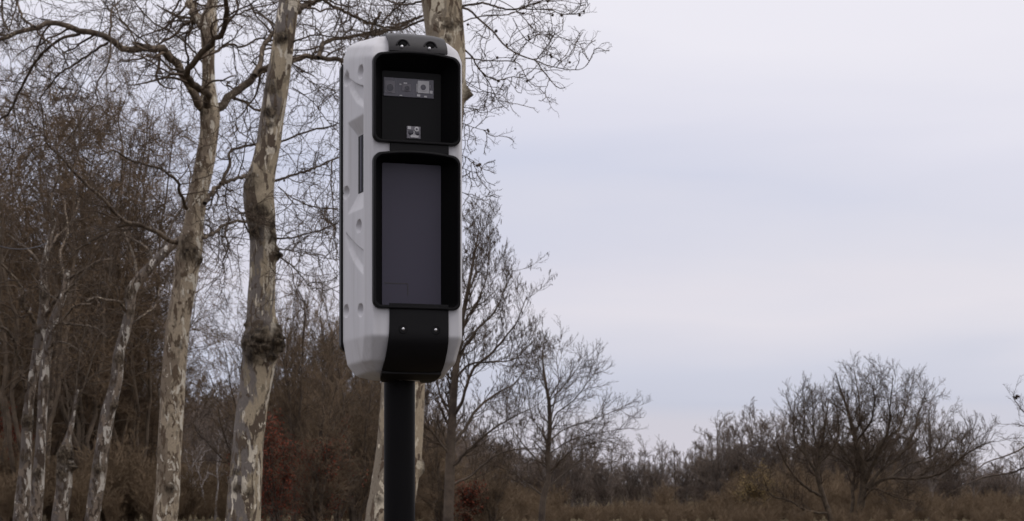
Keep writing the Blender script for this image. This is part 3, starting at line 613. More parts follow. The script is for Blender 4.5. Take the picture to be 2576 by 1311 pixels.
# ---- cluster on the right
G_cl = gen_tree(41, 10, .22, n1=30, up=.8, a1=(30, 75), ratio=.62, t0=.12, wig=.15, dens=(8, 6, 3), rmin=.017, levels=4, shape=.5, stems=3)
G_cl2 = gen_tree(42, 10, .18, n1=22, up=.9, a1=(25, 60), ratio=.5, t0=.22, wig=.13, dens=(7, 6, 3), rmin=.015, levels=4, shape=.5)
traced_tree('oak_tree', 'broad many-stemmed bare oak, tallest of the trees on the right', 78,
  [(2160,1330,22),(2164,1280,20),(2172,1220,18),(2168,1160,14),(2150,1100,11),(2135,1040,8),(2115,980,4),(2102,938,2)],
  [([(2172,1220),(2190,1180),(2215,1130),(2235,1080),(2240,1020),(2246,950)], 12, 2, -2),
   ([(2170,1180),(2180,1120),(2165,1060),(2160,1000),(2153,955)], 9, 2, 2),
   ([(2175,1230),(2220,1180),(2270,1140),(2300,1090),(2310,1040),(2330,1000)], 10, 2, 2),
   ([(2175,1235),(2230,1205),(2300,1205),(2370,1190),(2420,1150),(2470,1120),(2503,1110)], 9, 2, -3),
   ([(2140,1310),(2146,1240),(2148,1180),(2120,1130),(2090,1100),(2080,1060),(2065,1000)], 10, 2, 1),
   ([(2148,1180),(2105,1150),(2070,1140),(2050,1110)], 6, 2, 2),
   ([(2170,1190),(2210,1120),(2260,1080),(2280,1020),(2290,990)], 8, 2, 3),
   ([(2235,1205),(2280,1170),(2340,1150),(2390,1110),(2400,1080)], 7, 2, 3),
   ([(2170,1260),(2200,1230),(2250,1250),(2300,1260)], 5, 2, -2),
   ([(2300,1205),(2360,1170),(2410,1165),(2450,1100)], 6, 1.5, 1),
   ([(2155,1110),(2190,1060),(2200,1010),(2195,970)], 6, 2, -2)],
  (M_limb_dark, M_twig), (26, 9, 5, 1.2, .62, .30), 43, up=.5, wig=.15)
traced_tree('bare_tree', 'dark bare tree leaning left beside the broad oak, with two tall plumes', 72,
  [(2095,1330,16),(2085,1290,14),(2068,1240,13),(2056,1190,11),(2064,1140,9),(2072,1090,7),(2080,1040,4),(2085,1000,2)],
  [([(2060,1200),(2030,1150),(2002,1110),(1996,1060),(2000,1005)], 8, 2, 2), ([(2070,1250),(2020,1220),(1985,1180),(1965,1140),(1950,1100)], 8, 2, -2),
   ([(2085,1290),(2030,1285),(1985,1260),(1940,1245),(1920,1200)], 7, 2, -2), ([(2035,1155),(2020,1110),(2025,1050),(2020,1010)], 6, 2, 1),
   ([(2064,1140),(2050,1100),(2045,1060),(2052,1020)], 5, 2, 1), ([(2060,1170),(2100,1120),(2110,1070),(2105,1020)], 5, 2, -1)],
  (M_limb_dark, M_twig), (22, 8, 5, .95, .5, .26), 44, up=.7, wig=.14)
traced_tree('bare_tree', 'bare tree at the right edge reaching thin twigs into the picture', 66,
  [(2640,1400,26),(2645,1250,22),(2650,1100,16),(2655,1000,10),(2650,900,5)],
  [([(2642,1100),(2600,1110),(2560,1135),(2520,1150),(2480,1165),(2450,1190),(2425,1230)], 6, 1.5, -1), ([(2650,1060),(2610,1055),(2580,1040),(2555,1010),(2548,998)], 5, 1.5, 1),
   ([(2645,1180),(2600,1170),(2540,1190),(2480,1200),(2420,1225),(2380,1245)], 7, 2, 1), ([(2650,1090),(2610,1080),(2570,1070),(2545,1065)], 4, 1.2, -1), ([(2645,1200),(2600,1150),(2570,1110)], 5, 2, 1)],
  (M_farbark, M_twig), (6, 4, 3, .8, .45, .2), 45, up=.3, wig=.16)

edge = [o for o in C.objects if o.get('label', '').startswith('bare tree at the right edge')][0]
vv, ff = icos([np.array(at(2551, 999, 66)), np.array(at(2558, 996, 66.05)), np.array(at(2563, 998, 66)), np.array(at(2556, 1001, 66.1))], .055)
mesh_obj('dead_leaf_clump', vv-np.array(edge.location), ff, M_ball, edge)
# ---- row of far trees, each one to be told apart
G_far1 = gen_tree(51, 12, .17, n1=18, up=.9, a1=(25, 55), ratio=.34, t0=.25, wig=.12, dens=(6, 6, 3), rmin=.024, levels=3, shape=.5)
G_far2 = gen_tree(52, 12, .15, n1=16, up=.7, a1=(30, 65), ratio=.40, t0=.3, wig=.15, dens=(7, 6, 3), rmin=.022, levels=3, shape=.45)
G_far3 = gen_tree(53, 12, .12, n1=12, up=1.0, a1=(20, 45), ratio=.26, t0=.45, wig=.10, dens=(5, 4, 3), rmin=.020, levels=3, shape=.5)
G_thick = gen_tree(54, 9, .11, n1=14, up=.8, a1=(25, 60), ratio=.30, t0=.15, wig=.16, dens=(7, 7, 3), rmin=.019, levels=4, shape=.3, stems=6, t_wig=.05)
far_g = 'bare trees of the far tree line'
farlab = 'bare grey tree in the low far tree line right of the small open tree'
for px, top, Y, g, H, rz, sx in [(1440, 1110, 150, G_far2, 12, .2, 1.3), (1500, 1135, 155, G_far2, 12, 1.5, 1.3), (1470, 1150, 145, G_far1, 12, 1.0, 1.5), (1570, 1165, 160, G_far1, 12, 2.6, 1.5), (1620, 1150, 150, G_far2, 12, 3.7, 1.2), (1590, 1160, 140, G_thick, 9, 3.1, 1.1), (1650, 1165, 140, G_thick, 9, .1, 1.1), (1455, 1140, 135, G_thick, 9, 2.1, 1.1), (1520, 1150, 138, G_thick, 9, 1.7, 1.1), (1720, 1160, 140, G_thick, 9, 4.7, 1.1), (1400, 1130, 138, G_thick, 9, 5.7, 1.1), (1535, 1160, 148, G_far1, 12, 1.1, 1.4), (1665, 1150, 150, G_far1, 12, 2.1, 1.2), (1760, 1150, 152, G_far1, 12, .1, 1.2)]:
    px_place(g, px, top-30, Y, H, mats=(M_greybark, M_crown_grey), rz=rz, sx=sx, label=farlab, group=far_g)
px_place(G_far3, 1700, 1118, 140, 12, mats=(M_farbark, M_dark_crown), rz=.9, sx=1.2, label='slim pointed bare tree, left one of two spikes above the far tree line')
px_place(G_far3, 1748, 1120, 141, 12, mats=(M_farbark, M_dark_crown), rz=2.9, sx=1.2, label='slim forked bare tree, right one of two spikes above the far tree line')
for k, (px, top, Y, g, H, rz, sx) in enumerate([(1810, 1105, 130, G_far2, 12, .5, 1.5), (1855, 1102, 128, G_thick, 9, 1.5, .9), (1925, 1090, 120, G_thick, 9, 2.5, .9), (1970, 1085, 116, G_far1, 12, 5.5, 1.5), (1895, 1110, 124, G_far1, 12, 3.5, 1.4), (1800, 1115, 118, G_thick, 9, 4.5, 1.0), (1780, 1140, 122, G_thick, 9, .2, 1.1), (1840, 1108, 121, G_thick, 9, 3.9, 1.0), (1890, 1100, 119, G_thick, 9, 5.9, 1.0), (1955, 1075, 113, G_thick, 9, 1.9, 1.0)]):
    px_place(g, px, top-30, Y, H, mats=(M_greybark, M_crown_grey), rz=rz, sx=sx, group='grey clump left of the oak', label='dense grey tree in the clump just left of the broad right-hand oak')
for k, (px, top, Y, g, H, rz, sx) in enumerate([(2290, 1080, 110, G_thick, 9, .5, 1.3), (2400, 1110, 112, G_thick, 9, 1.5, 1.2), (2340, 1050, 96, G_cl2, 10, 2.0, 1.2), (2450, 1150, 110, G_far2, 12, 3.5, 1.3), (2030, 1100, 108, G_thick, 9, 3.3, 1.2), (2110, 1090, 110, G_thick, 9, 4.1, 1.2), (2200, 1060, 104, G_thick, 9, 4.6, 1.2)]):
    px_place(g, px, top-30, Y, H, mats=(M_greybark, M_crown_grey), rz=rz, sx=sx, group='grey trees behind the oak', label='grey bare tree filling the background behind and beside the right-hand oak')
for k, (px, top, Y, g, H, rz, sx) in enumerate([(2520, 1190, 118, G_thick, 9, .2, 1.5), (2570, 1170, 116, G_far2, 12, 1.2, 1.6), (2480, 1200, 120, G_thick, 9, 2.2, 1.5), (2610, 1160, 120, G_thick, 9, 3.0, 1.5)]):
    px_place(g, px, top-30, Y, H, mats=(M_greybark, M_crown_grey), rz=rz, sx=sx, group='low trees at the right edge', label='low dull brown tree at the bottom right edge of the view')
# grey trees seen in the gap between the two big planes and under the alder
for k, (px, top, Y, g, H, rz, sx) in enumerate([(500, 1065, 130, G_far2, 12, .4, 1.3), (545, 1060, 128, G_far1, 12, 1.4, 1.5), (585, 1080, 132, G_far2, 12, 2.4, 1.3), (470, 1080, 134, G_far1, 12, 3.4, 1.4), (525, 1090, 120, G_thick, 9, 4.4, 1.2)]):
    px_place(g, px, top-30, Y, H, mats=(M_greybark, M_crown_grey), rz=rz, sx=sx, group='far grey trees in the gap', label='far grey tree low in the gap between the two big plane trunks')
for i, (px, top, lean, lb) in enumerate([(488, 1130, -3, 'leftmost of the thin pale stems between the two big planes'), (540, 1100, 5, 'middle thin pale stem in the gap between the two big planes'), (585, 1090, 3, 'tallest thin pale stem close to the left side of the burly plane'), (520, 1150, -6, 'short thin pale stem between two others in the plane gap')]):
    Y = 92; r_ = empty('pale_stem_tree', ((px-1288)*Y/FPX, Y, gz(Y)-.05)); tag(r_, lb, 'tree')
    g = np.random.default_rng(70+i); H = EYE+(HOR-top)*Y/FPX-gz(Y); n = 14; t = np.linspace(0, 1, n)
    P = np.stack([np.cumsum(g.normal(size=n))*.045+lean*.04*t, np.cumsum(g.normal(size=n))*.03, t*H], 1); R = .055*(1-.75*t)
    v, f = tubes([(P[None], R[None], 7)]); mesh_obj('trunk', v, f, M_palebark, r_)
    P1, R1 = grow(P[None], R[None], 9, .35, 1, .35, (25, 55), 6, .15, (0, 0, .5), .5, .4, .3, rmin=.014, r=g); P2, R2 = grow(P1, R1, 5, .2, 1, .5, (25, 55), 4, .15, (0, 0, .4), .5, .5, .3, rmin=.010, r=g)
    v, f = tubes([(P1, R1, 4), (P2, R2, 3)]); tag(mesh_obj('crown', v, f, M_palebark, r_), kind='stuff')

# ---------------------------------------------------------------- woodland mass and undergrowth (uncountable)
def scatter_mass(name, label, g, spots, mat, H):
    """the first plant is a mesh; the others are geometry-node copies of it on points, all in one object"""
    V0 = np.concatenate([g['trunk'][0], g['crown'][0]]); o = len(g['trunk'][0])
    F0 = np.concatenate(list(g['trunk'][1])+[f+o for f in g['crown'][1]])
    x, y, h, sx_, rz = spots[0]; src = mesh_obj(name, V0, [F0], mat); src.location = (x, y, gz(y)-.05); src.scale = (h/H*sx_, h/H*sx_, h/H); src.rotation_euler = (0, 0, rz)
    tag(src, label+', one clump', kind='stuff')
    pts = np.array([(x, y, gz(y)-.05) for x, y, h, sx_, rz in spots[1:]]); me = bpy.data.meshes.new(name); me.vertices.add(len(pts)); me.vertices.foreach_set('co', pts.astype(np.float32).ravel())
    for an, vals in (('rot', [(0, 0, q[4]) for q in spots[1:]]), ('scl', [(q[2]/H*q[3], q[2]/H*q[3], q[2]/H) for q in spots[1:]])):
        at_ = me.attributes.new(an, 'FLOAT_VECTOR', 'POINT'); at_.data.foreach_set('vector', np.array(vals, dtype=np.float32).ravel())
    me.materials.append(mat); ob = bpy.data.objects.new(name, me); C.objects.link(ob); tag(ob, label, kind='stuff')
    gt = bpy.data.node_groups.new(name, 'GeometryNodeTree'); gt.interface.new_socket('Geometry', in_out='INPUT', socket_type='NodeSocketGeometry'); gt.interface.new_socket('Geometry', in_out='OUTPUT', socket_type='NodeSocketGeometry')
    n = gt.nodes.new; l = gt.links.new; gi = n('NodeGroupInput'); go = n('NodeGroupOutput'); iop = n('GeometryNodeInstanceOnPoints'); oi = n('GeometryNodeObjectInfo'); oi.inputs['Object'].default_value = src; oi.transform_space = 'ORIGINAL'
    m2p = n('GeometryNodeMeshToPoints')
    l(gi.outputs[0], m2p.inputs[0]); l(m2p.outputs[0], iop.inputs['Points']); l(oi.outputs['Geometry'], iop.inputs['Instance'])
    for an, sock in (('rot', 'Rotation'), ('scl', 'Scale')):
        na = n('GeometryNodeInputNamedAttribute'); na.data_type = 'FLOAT_VECTOR'; na.inputs['Name'].default_value = an; l(na.outputs['Attribute'], iop.inputs[sock])
    l(iop.outputs[0], go.inputs[0]); md = ob.modifiers.new('copies', 'NODES'); md.node_group = gt
    return ob
G_w = gen_tree(61, 10, .11, n1=14, up=.8, a1=(25, 60), ratio=.34, t0=.12, wig=.16, dens=(7, 7, 3), rmin=.028, levels=3, shape=.4, stems=5)
r6 = np.random.default_rng(66)
spots = []
for Y in (150, 165, 185):
    for px in np.arange(-120, 2760, 38):
        p = px+r6.normal()*12; top = np.interp(p, [0, 450, 700, 1100, 1450, 1600, 1800, 1950, 2100, 2400, 2600], [900, 1010, 1000, 1080, 1165, 1185, 1160, 1140, 1110, 1160, 1200])+r6.normal()*12
        spots.append(((p-1288)*Y/FPX, Y+r6.normal()*3, EYE+(HOR-top)*Y/FPX-gz(Y), 1.3, r6.uniform(0, 6.28)))
scatter_mass('distant_woodland', 'far leafless woodland closing the view all along the horizon', G_w, spots, M_crown_grey, 10)
G_b = gen_tree(62, 3, .035, n1=8, up=.9, a1=(20, 60), ratio=.5, t0=.05, wig=.16, dens=(6, 5, 3), rmin=.014, levels=3, shape=.3, stems=7)
spots = []
for Y0_, pr, hs in ((116, (-100, 2700), 1), (109, (-100, 2700), .7), (103, (1080, 2700), 1), (96, (1080, 2700), .8), (90, (600, 2700), .8), (84, (560, 2700), .45), (80, (1500, 2700), .30), (62, (1080, 2700), .13), (100, (-100, 620), 1), (90, (-100, 620), .6), (73, (-100, 470), 1.15), (70, (-100, 440), .75)):
    for px in np.arange(pr[0], pr[1], 24):
        p = px+r6.normal()*8; top = np.interp(p, [0, 500, 600, 700, 1000, 1200, 1500, 1580, 1700, 1900, 2000, 2200, 2400, 2600], [1170, 1190, 1200, 1150, 1120, 1215, 1284, 1282, 1274, 1215, 1200, 1215, 1250, 1260])+r6.normal()*16+10*math.sin(p*.021+Y0_); top = HOR-(HOR-top)*hs
        spots.append(((p-1288)*Y0_/FPX, Y0_+r6.normal()*2, max(.6, EYE+(HOR-top)*Y0_/FPX-gz(Y0_)), 1.25, r6.uniform(0, 6.28)))
scatter_mass('undergrowth', 'brown leafless thicket along the foot of the trees', G_b, spots, M_brush, 3)

# russet-leaved beech shrubs
def leaf_shrub(label, px, top, Y, rx, n, mat, seed, size=.045):
    g = np.random.default_rng(seed); x0 = (px-1288)*Y/FPX; root = empty('beech_shrub', (x0, Y, gz(Y))); tag(root, label, 'shrub')
    H = EYE+(HOR-top)*Y/FPX-gz(Y); G = gen_tree(seed, H, .05, n1=12, up=.5, a1=(25, 60), ratio=rx, t0=.1, wig=.15, dens=(6, 5, 3), rmin=.012, levels=3, stems=3, shape=.4)
    mesh_obj('stems', *G['trunk'], M_farbark, root); tag(mesh_obj('twigs', *G['crown'], M_farbark, root), kind='stuff')
    tips = G['tips']; c = tips[g.integers(0, len(tips), n)]+g.normal(size=(n, 3))*.12
    a = norm(g.normal(size=(n, 3))); b = norm(np.cross(a, g.normal(size=(n, 3)))); s = size*g.uniform(.5, 1.2, (n, 1))
    V = np.stack([c-a*s, c+b*s*.55, c+a*s, c-b*s*.55], 1).reshape(-1, 3); F = np.arange(4*n).reshape(n, 4)
    tag(mesh_obj('leaves', V, [F], mat, root, smooth=False), kind='stuff')
leaf_shrub('russet beech shrub close to the right side of the burly plane', 700, 1095, 57, .55, 4500, M_red, 81, .038)
leaf_shrub('russet beech shrub half way between the burly plane and the post', 775, 1120, 56.5, .55, 3500, M_red, 82, .038)
leaf_shrub('russet shrub cut by the left edge of the picture', -5, 1050, 75, .40, 5000, M_red, 83)
leaf_shrub('low rusty shrub at the foot of the alder', 1180, 1240, 60, .6, 2200, M_red, 84)
leaf_shrub('olive leafy shrub in the far thicket left of the right-hand oak', 1900, 1215, 86, .7, 5000, M_olive, 85, .035)
leaf_shrub('faint rusty shrub behind the leaning plane', 305, 1250, 100, .7, 1500, M_red, 86)

# overhead wires
def wire(name, label, a, b, r_):
    t = np.linspace(0, 1, 24)[:, None]; P = np.array(a)*(1-t)+np.array(b)*t; P[:, 2] -= (.25*4*t*(1-t))[:, 0]
    v, f = tubes([(P[None], np.full((1, 24), r_), 6)]); tag(mesh_obj(name, v, f, M_wire), label, 'cable')
M_wire = plastic('cable_rubber', (.05, .05, .06), .5, .1, 300)
wire('hanging_cable', 'thin straight dark cable slanting down through the twigs at the upper left', at(275, -30, 33), at(182, 262, 33.6), .008)
wire('overhead_cable', 'faint grey cable crossing the crowns at the left edge', at(-60, 590, 50), at(118, 612, 52), .012)

# ---------------------------------------------------------------- speed camera
M_white = plastic('white_moulded_plastic', (.54, .53, .545), .42, .25, 700, .35, var=.12)
streaks(M_white, .22)
M_black = plastic('black_hood_plastic', (.0045, .0040, .0045), .42, .4, 900, .16)
M_cap = plastic('charcoal_cap_plastic', (.022, .019, .020), .48, .4, 900, .35, var=.2)
M_inner = plastic('matt_black_lining', (.003, .0028, .003), .65, .3, 900, .10)
M_panel = plastic('black_panel', (.0065, .0063, .0067), .45, .1, 400, .12)
M_screen = plastic('dark_bluish_screen', (.040, .035, .056), .42, .0, 1, .35, var=.06)
M_mark = plastic('screen_marking', (.020, .014, .016), .4)
M_glass = plastic('smoked_window', (.085, .08, .10), .25, .1, 200, .5, var=.2)
M_pale = plastic('pale_bracket', (.50, .49, .50), .5, .2, 300, var=.15)
M_mid = plastic('grey_bracket', (.17, .16, .18), .5, .2, 300, var=.2)
M_lens = plastic('dark_lens', (.03, .028, .04), .12)
M_screw = plastic('steel_screw', (.55, .54, .55), .3, metal=.9)
M_post = plastic('black_painted_steel', (.005, .0045, .005), .45, .35, 250, .07, var=.25)

D0 = 5.76; SX0 = (1047-1288)*D0/FPX
dev = empty('speed_camera', (SX0, D0, 0), rad(17))
tag(dev, 'white and black roadside speed camera on a black steel post in front of the trees', 'speed camera')

def build_shell():
    K = [ # rows, z, tilt, wf, yf, wc, yc, wb, yb
     (0, 2.022, -.07, .03, .135, .035, .145, .05, .17),
     (5, 2.024, -.08, .070, .112, .078, .130, .088, .18),
     (6, 2.036, -.07, .102, .082, .117, .112, .134, .199),
     (12, 2.062, -.03, .124, .045, .141, .085, .158, .216),
     (22, 2.128, 0, .131, 0, .147, .03, .169, .23),
     (230, 2.905, 0, .131, 0, .147, .03, .169, .23),
     (8, 2.932, .17, .131, .001, .147, .03, .168, .23),
     (9, 2.964, .20, .124, .018, .137, .042, .155, .226),
     (7, 2.996, .14, .096, .055, .105, .070, .118, .21),
     (7, 3.004, .12, .03, .06, .035, .08, .04, .19)]
    rows = []
    for i in range(1, len(K)):
        a, b = np.array(K[i-1][1:]), np.array(K[i][1:]); n = K[i][0]
        for j in range(n): rows.append(a+(b-a)*j/n)
    rows.append(np.array(K[-1][1:])); rows = np.array(rows)
    ker = np.array([0, 1, 2, 3, 2, 1, 0.]); ker /= ker.sum()
    pad = np.vstack([rows[:1]]*3+[rows]+[rows[-1:]]*3)
    sm = np.stack([np.convolve(pad[:, k], ker, 'valid') for k in range(rows.shape[1])], 1)
    sm[0] = rows[0]; sm[-1] = rows[-1]; rows = sm
    ucol = [0, -.03, -.06, -.09, -.100, -.107, -.113, -.118, -.1225, -.1265]                 # front columns as offsets (fixed where the hood opening is cut)
    side_t = np.concatenate([np.linspace(0, .99, 80), [1.0]])
    V = []
    def left(row):
        z, tl, wf, yf, wc, yc, wb, yb = row; out = []
        sc2 = min(1, wf/.131)
        for u in ucol: out.append((u*sc2, yf, None))
        F_, C_, B_ = np.array([-wf, yf]), np.array([-wc, yc]), np.array([-wb, yb])
        fr = np.array([ucol[-1]*sc2, yf])
        def bez(a, b, c, n, skip=0):
            for t in np.linspace(0, 1, n)[skip:]: yield (1-t)**2*a+2*t*(1-t)*b+t*t*c
        m1 = F_+(C_-F_)*.42
        for q in bez(fr, F_, m1, 7, 1): out.append((q[0], q[1], None))
        s0 = C_+(B_-C_)*.035
        m2 = C_+(F_-C_)*.28
        for q in bez(m2, C_, s0, 6): out.append((q[0], q[1], None))
        B1 = B_+(C_-B_)*.05
        for t in side_t[1:]:
            q = s0+(B1-s0)*t; out.append((q[0], q[1], 's'))
        b2 = B_+np.array([.010, 0])
        for q in bez(B1, B_, b2, 4, 1): out.append((q[0], q[1], None))
        for t in np.linspace(0, 1, 5)[1:]: out.append((b2[0]*(1-t), b2[1], None))
        return out
    def sm01(t): t = min(1, max(0, t)); return t*t*(3-2*t)
    dimples = [(.062, 2.898), (.190, 2.903), (.196, 2.568), (.078, 2.452), (.194, 2.216), (.064, 2.206)]
    def depth(y, z):
        d = 0
        # window pocket
        if .034 < y < .178 and 2.50 < z < 2.772:
            d = max(d, .021*min(1, (.178-y)/.036, (2.772-z)/.046, (z-2.50)/.056))
        for cy, cz in dimples:
            q = 1-((y-cy)/.0245)**2-((z-cz)/.0195)**2
            if q > 0: d = max(d, .0165*min(1, q*1.15)**.62)
        for (ya, yb, zu0, zu1, lo) in ((.034, .19, 2.914, 2.852, [(.19, 2.902), (.15, 2.852), (.10, 2.815), (.034, 2.786)]), (.034, .20, 2.453, 2.376, [(.20, 2.438), (.17, 2.392), (.133, 2.358), (.09, 2.330), (.034, 2.302)])):
            if ya < y < yb:
                f = (yb-y)/(yb-ya); up = zu0+(zu1-zu0)*(1-(1-f)**1.0); up += -.006*math.sin(f*math.pi)
                lw = np.interp(y, [p[0] for p in lo[::-1]], [p[1] for p in lo[::-1]])
                if lw < z < up:
                    d = max(d, .0115*min(sm01((up-z)/.004), sm01((z-lw)/.018))*sm01((y-ya)/.004)*sm01((yb-y)/.012))
        return d
    ncol = None
    for row in rows:
        lf = left(row); z0, tl = row[0], row[1]; pts = []
        for (x, y, k) in lf:
            z = z0+tl*y
            if k == 's': x += depth(y, z)
            # transverse crown of the top
            pts.append((x, y, z))
        rt = [(-x, y, z) for (x, y, z) in pts[1:-1]][::-1]
        ring = pts+rt
        ncol = len(ring); V.append(ring)
    V = np.array(V); nr = len(V)
    idx = np.arange(nr*ncol).reshape(nr, ncol); nl = len(left(rows[50]))
    F = []
    nfront = len(ucol)
    zc = V[:, 0, 2]
    for i in range(nr-1):
        for j in range(ncol):
            k = (j+1) % ncol
            fr = (j < nfront-1) or (j >= ncol-(nfront-1))
            if fr:
                q = (V[i, j]+V[i, k]+V[i+1, j]+V[i+1, k])/4; u_ = abs(q[0]); drop = False
                for zb_h, zt_h, ar_h in ((2.684, 2.938, .014), (2.206, 2.652, .012)):      # inside the outline of a hood, half way across its rim
                    hw_h, r_h = .1305-.0052, .0185; top_h = zt_h-.0052+ar_h*(1-(u_/hw_h)**2); bot_h = zb_h+.0052
                    cu, cz = max(0, u_-(hw_h-r_h)), max(0, q[2]-(top_h-r_h), (bot_h+r_h)-q[2])
                    if u_ < hw_h and bot_h < q[2] < top_h and math.hypot(cu, cz) < r_h: drop = True
                if drop: continue
            F.append((idx[i, j], idx[i, k], idx[i+1, k], idx[i+1, j]))
    Vf = V.reshape(-1, 3); n0 = len(Vf)
    cb = V[0].mean(0); ct = V[-1].mean(0)+np.array([0, 0, .002]); Vf = np.vstack([Vf, cb, ct])
    T = [(idx[0, (j+1) % ncol], idx[0, j], n0) for j in range(ncol)]+[(idx[-1, j], idx[-1, (j+1) % ncol], n0+1) for j in range(ncol)]
    o = mesh_obj('shell', Vf, [np.array(F), np.array(T)], M_white, dev)
    o.data.set_sharp_from_angle(angle=rad(50)) if hasattr(o.data, 'set_sharp_from_angle') else None
    return o
build_shell()

def rrect(hw, zb, zt, r_, arch=0.0, n=8, ex=0.0):
    pts = []
    for (cx, cz, a0) in ((hw-r_, zt-r_, 0), (-hw+r_, zt-r_, 90), (-hw+r_, zb+r_, 180), (hw-r_, zb+r_, 270)):
        for t in np.linspace(0, 90, n): pts.append([cx+r_*math.cos(rad(a0+t)), cz+r_*math.sin(rad(a0+t))])
        if a0 == 0:
            for t in np.linspace(0, 1, 14)[1:-1]: pts.append([(hw-r_)*(1-2*t), zt])
    out = []
    zm = (zb+zt)/2
    for x, z in pts:
        if arch and z > zm: z += arch*(1-(x/hw)**2)*min(1, (z-zm)/(zt-zm)*1.0)**3
        out.append((x, z))
    return np.array(out)
def ring_loft(name, rings, mat, parent, close_last=False, close_first=False, smooth=True):
    """rings: list of (pts(n,2) , y or array)"""
    V = []; n = len(rings[0][0])
    for p, y in rings: V.append(np.stack([p[:, 0], np.broadcast_to(y, (n,)), p[:, 1]], 1))
    k = len(V); V = np.concatenate(V); idx = np.arange(k*n).reshape(k, n); F = []
    a = idx[:-1]; b = np.roll(a, -1, 1); c = idx[1:]; d = np.roll(c, -1, 1)
    FF = [np.stack([a, b, d, c], -1).reshape(-1, 4)]
    me_F = FF
    if close_last: me_F = me_F+[idx[-1][None, :]]
    if close_first: me_F = me_F+[idx[0][::-1][None, :]]
    o = mesh_obj(name, V, me_F, mat, parent, smooth)
    if hasattr(o.data, 'set_sharp_from_angle'): o.data.set_sharp_from_angle(angle=rad(40))
    return o
def hood(zb, zt, arch, label, pz):
    hw = .1305; pr = -.016
    R = lambda e, rr=.022, a=arch: rrect(hw-e, zb+e, zt-e, rr, a)
    o = ring_loft('hood', [(R(0), .012), (R(0), -.004), (R(0), pr+.004), (R(.0012), pr+.001), (R(.0035), pr), (R(.0065), pr+.0005), (R(.0085, .018), pr+.004), (R(.0095, .017), pr+.010)], M_black, dev)
    o['label'] = label
    # tapering lining from the rim to the panel
    zpb, zpt = pz
    back = rrect(.0895, zpb-.001, zpt+.001, .006, 0)
    ring_loft('hood_lining', [(R(.0094, .017), pr+.0098), (R(.0115, .016), .004), (back, .0555)], M_inner, o)
    return o
h1 = hood(2.684, 2.938, .014, 'black hood round the upper lens panel', (2.655, 2.9065))
h2 = hood(2.206, 2.652, .012, 'black hood round the lower dark screen', (2.2195, 2.638))

def box(name, x0, x1, y0, y1, z0, z1, mat, parent, bev=0.0):
    V = [(x, y, z) for x in (x0, x1) for y in (y0, y1) for z in (z0, z1)]
    F = [(0, 1, 3, 2), (4, 6, 7, 5), (0, 4, 5, 1), (2, 3, 7, 6), (0, 2, 6, 4), (1, 5, 7, 3)]
    o = mesh_obj(name, V, [F], mat, parent, smooth=False)
    if bev:
        m = o.modifiers.new('bevel', 'BEVEL'); m.width = bev; m.segments = 2
    return o
def disc(name, x, y, z, r_, t_, mat, parent, n=24, dome=0.0, inner=None):
    """disc facing -y, or ring if inner"""
    th = np.arange(n)*2*math.pi/n
    c = np.stack([np.cos(th), np.sin(th)], 1)
    rings = [(c*r_+(x, z), y), (c*r_+(x, z), y-t_*.7), (c*r_*.9+(x, z), y-t_)]
    if inner:
        rings += [(c*inner+(x, z), y-t_), (c*inner*.97+(x, z), y-t_*.2)]
        return ring_loft(name, rings, mat, parent)
    rings += [(c*r_*.5+(x, z), y-t_-dome*.75), (c*r_*.05+(x, z), y-t_-dome)]
    return ring_loft(name, rings, mat, parent, close_last=True)
# panels
pn = ring_loft('sensor_panel', [(rrect(.0885, 2.656, 2.9055, .006), .062), (rrect(.0885, 2.656, 2.9055, .006), .0545)], M_panel, dev, close_last=True)
scr = ring_loft('display_screen', [(rrect(.0885, 2.2205, 2.637, .005), .062), (rrect(.0885, 2.2205, 2.637, .005), .0545)], M_screen, dev, close_last=True)
# faint frame line low on the screen
box('corner_mark', -.082, -.0105, .0538, .0544, 2.2855, 2.2880, M_mark, scr); box('corner_mark', -.0128, -.0105, .0538, .0544, 2.2520, 2.2852, M_mark, scr)

def P2(px, py, y=.054):     # a pixel of the photograph on the panel plane -> local x, z
    x = (px-(1047-214*y))/822.0; z = EYE+(HOR-py)/FPX*(D0+y*.956+x*.292); return x, z
x0, zt_ = P2(966, 194); x1, _ = P2(1090, 199); _, zb_ = P2(966, 241)
win = box('lens_window', x0, x1, .0515, .0544, zb_, zt_, M_glass, pn, .0008)
def pc(name, px, py, w_, h_, mat, parent, y0=.0514, t_=.0016):
    x, z = P2(px, py); return box(name, x-w_/2, x+w_/2, y0-t_, y0, z-h_/2, z+h_/2, mat, parent, .0004)
def pd(name, px, py, r_, mat, parent, y0=.0498, t_=.0014, inner=None):
    x, z = P2(px, py); return disc(name, x, y0, z, r_, t_, mat, parent, 24, 0.0005, inner)
pc('bracket', 981, 219, .030, .036, M_mid, win); pd('lens_ring', 981, 222, .0135, M_mid, win, inner=.0105); pd('lens', 981, 222, .0105, M_lens, win, t_=.0004)
pc('bracket', 1007, 213, .006, .004, M_pale, win); pc('bracket', 1019, 210, .011, .004, M_pale, win); pc('bracket', 1008, 241, .008, .003, M_pale, win); pc('bracket', 1022, 221, .026, .020, M_mid, win)
pd('lens_ring', 1023, 223, .009, M_mid, win, y0=.0497, inner=.007); pd('lens', 1023, 223, .007, M_lens, win, y0=.0497, t_=.0004)
pc('bracket', 1064, 220, .034, .036, M_pale, win); pd('lens_ring', 1063, 221, .0125, M_pale, win, inner=.0085); pd('lens', 1063, 221, .0088, M_glass, win, t_=.0006)
pc('bracket', 1052, 241, .010, .007, M_pale, win); pc('bracket', 1069, 244, .009, .005, M_pale, win); pc('bracket', 1083, 233, .009, .009, M_pale, win); pc('bracket', 1080, 219, .006, .010, M_mid, win); pc('bracket', 1048, 222, .003, .024, M_pale, win)
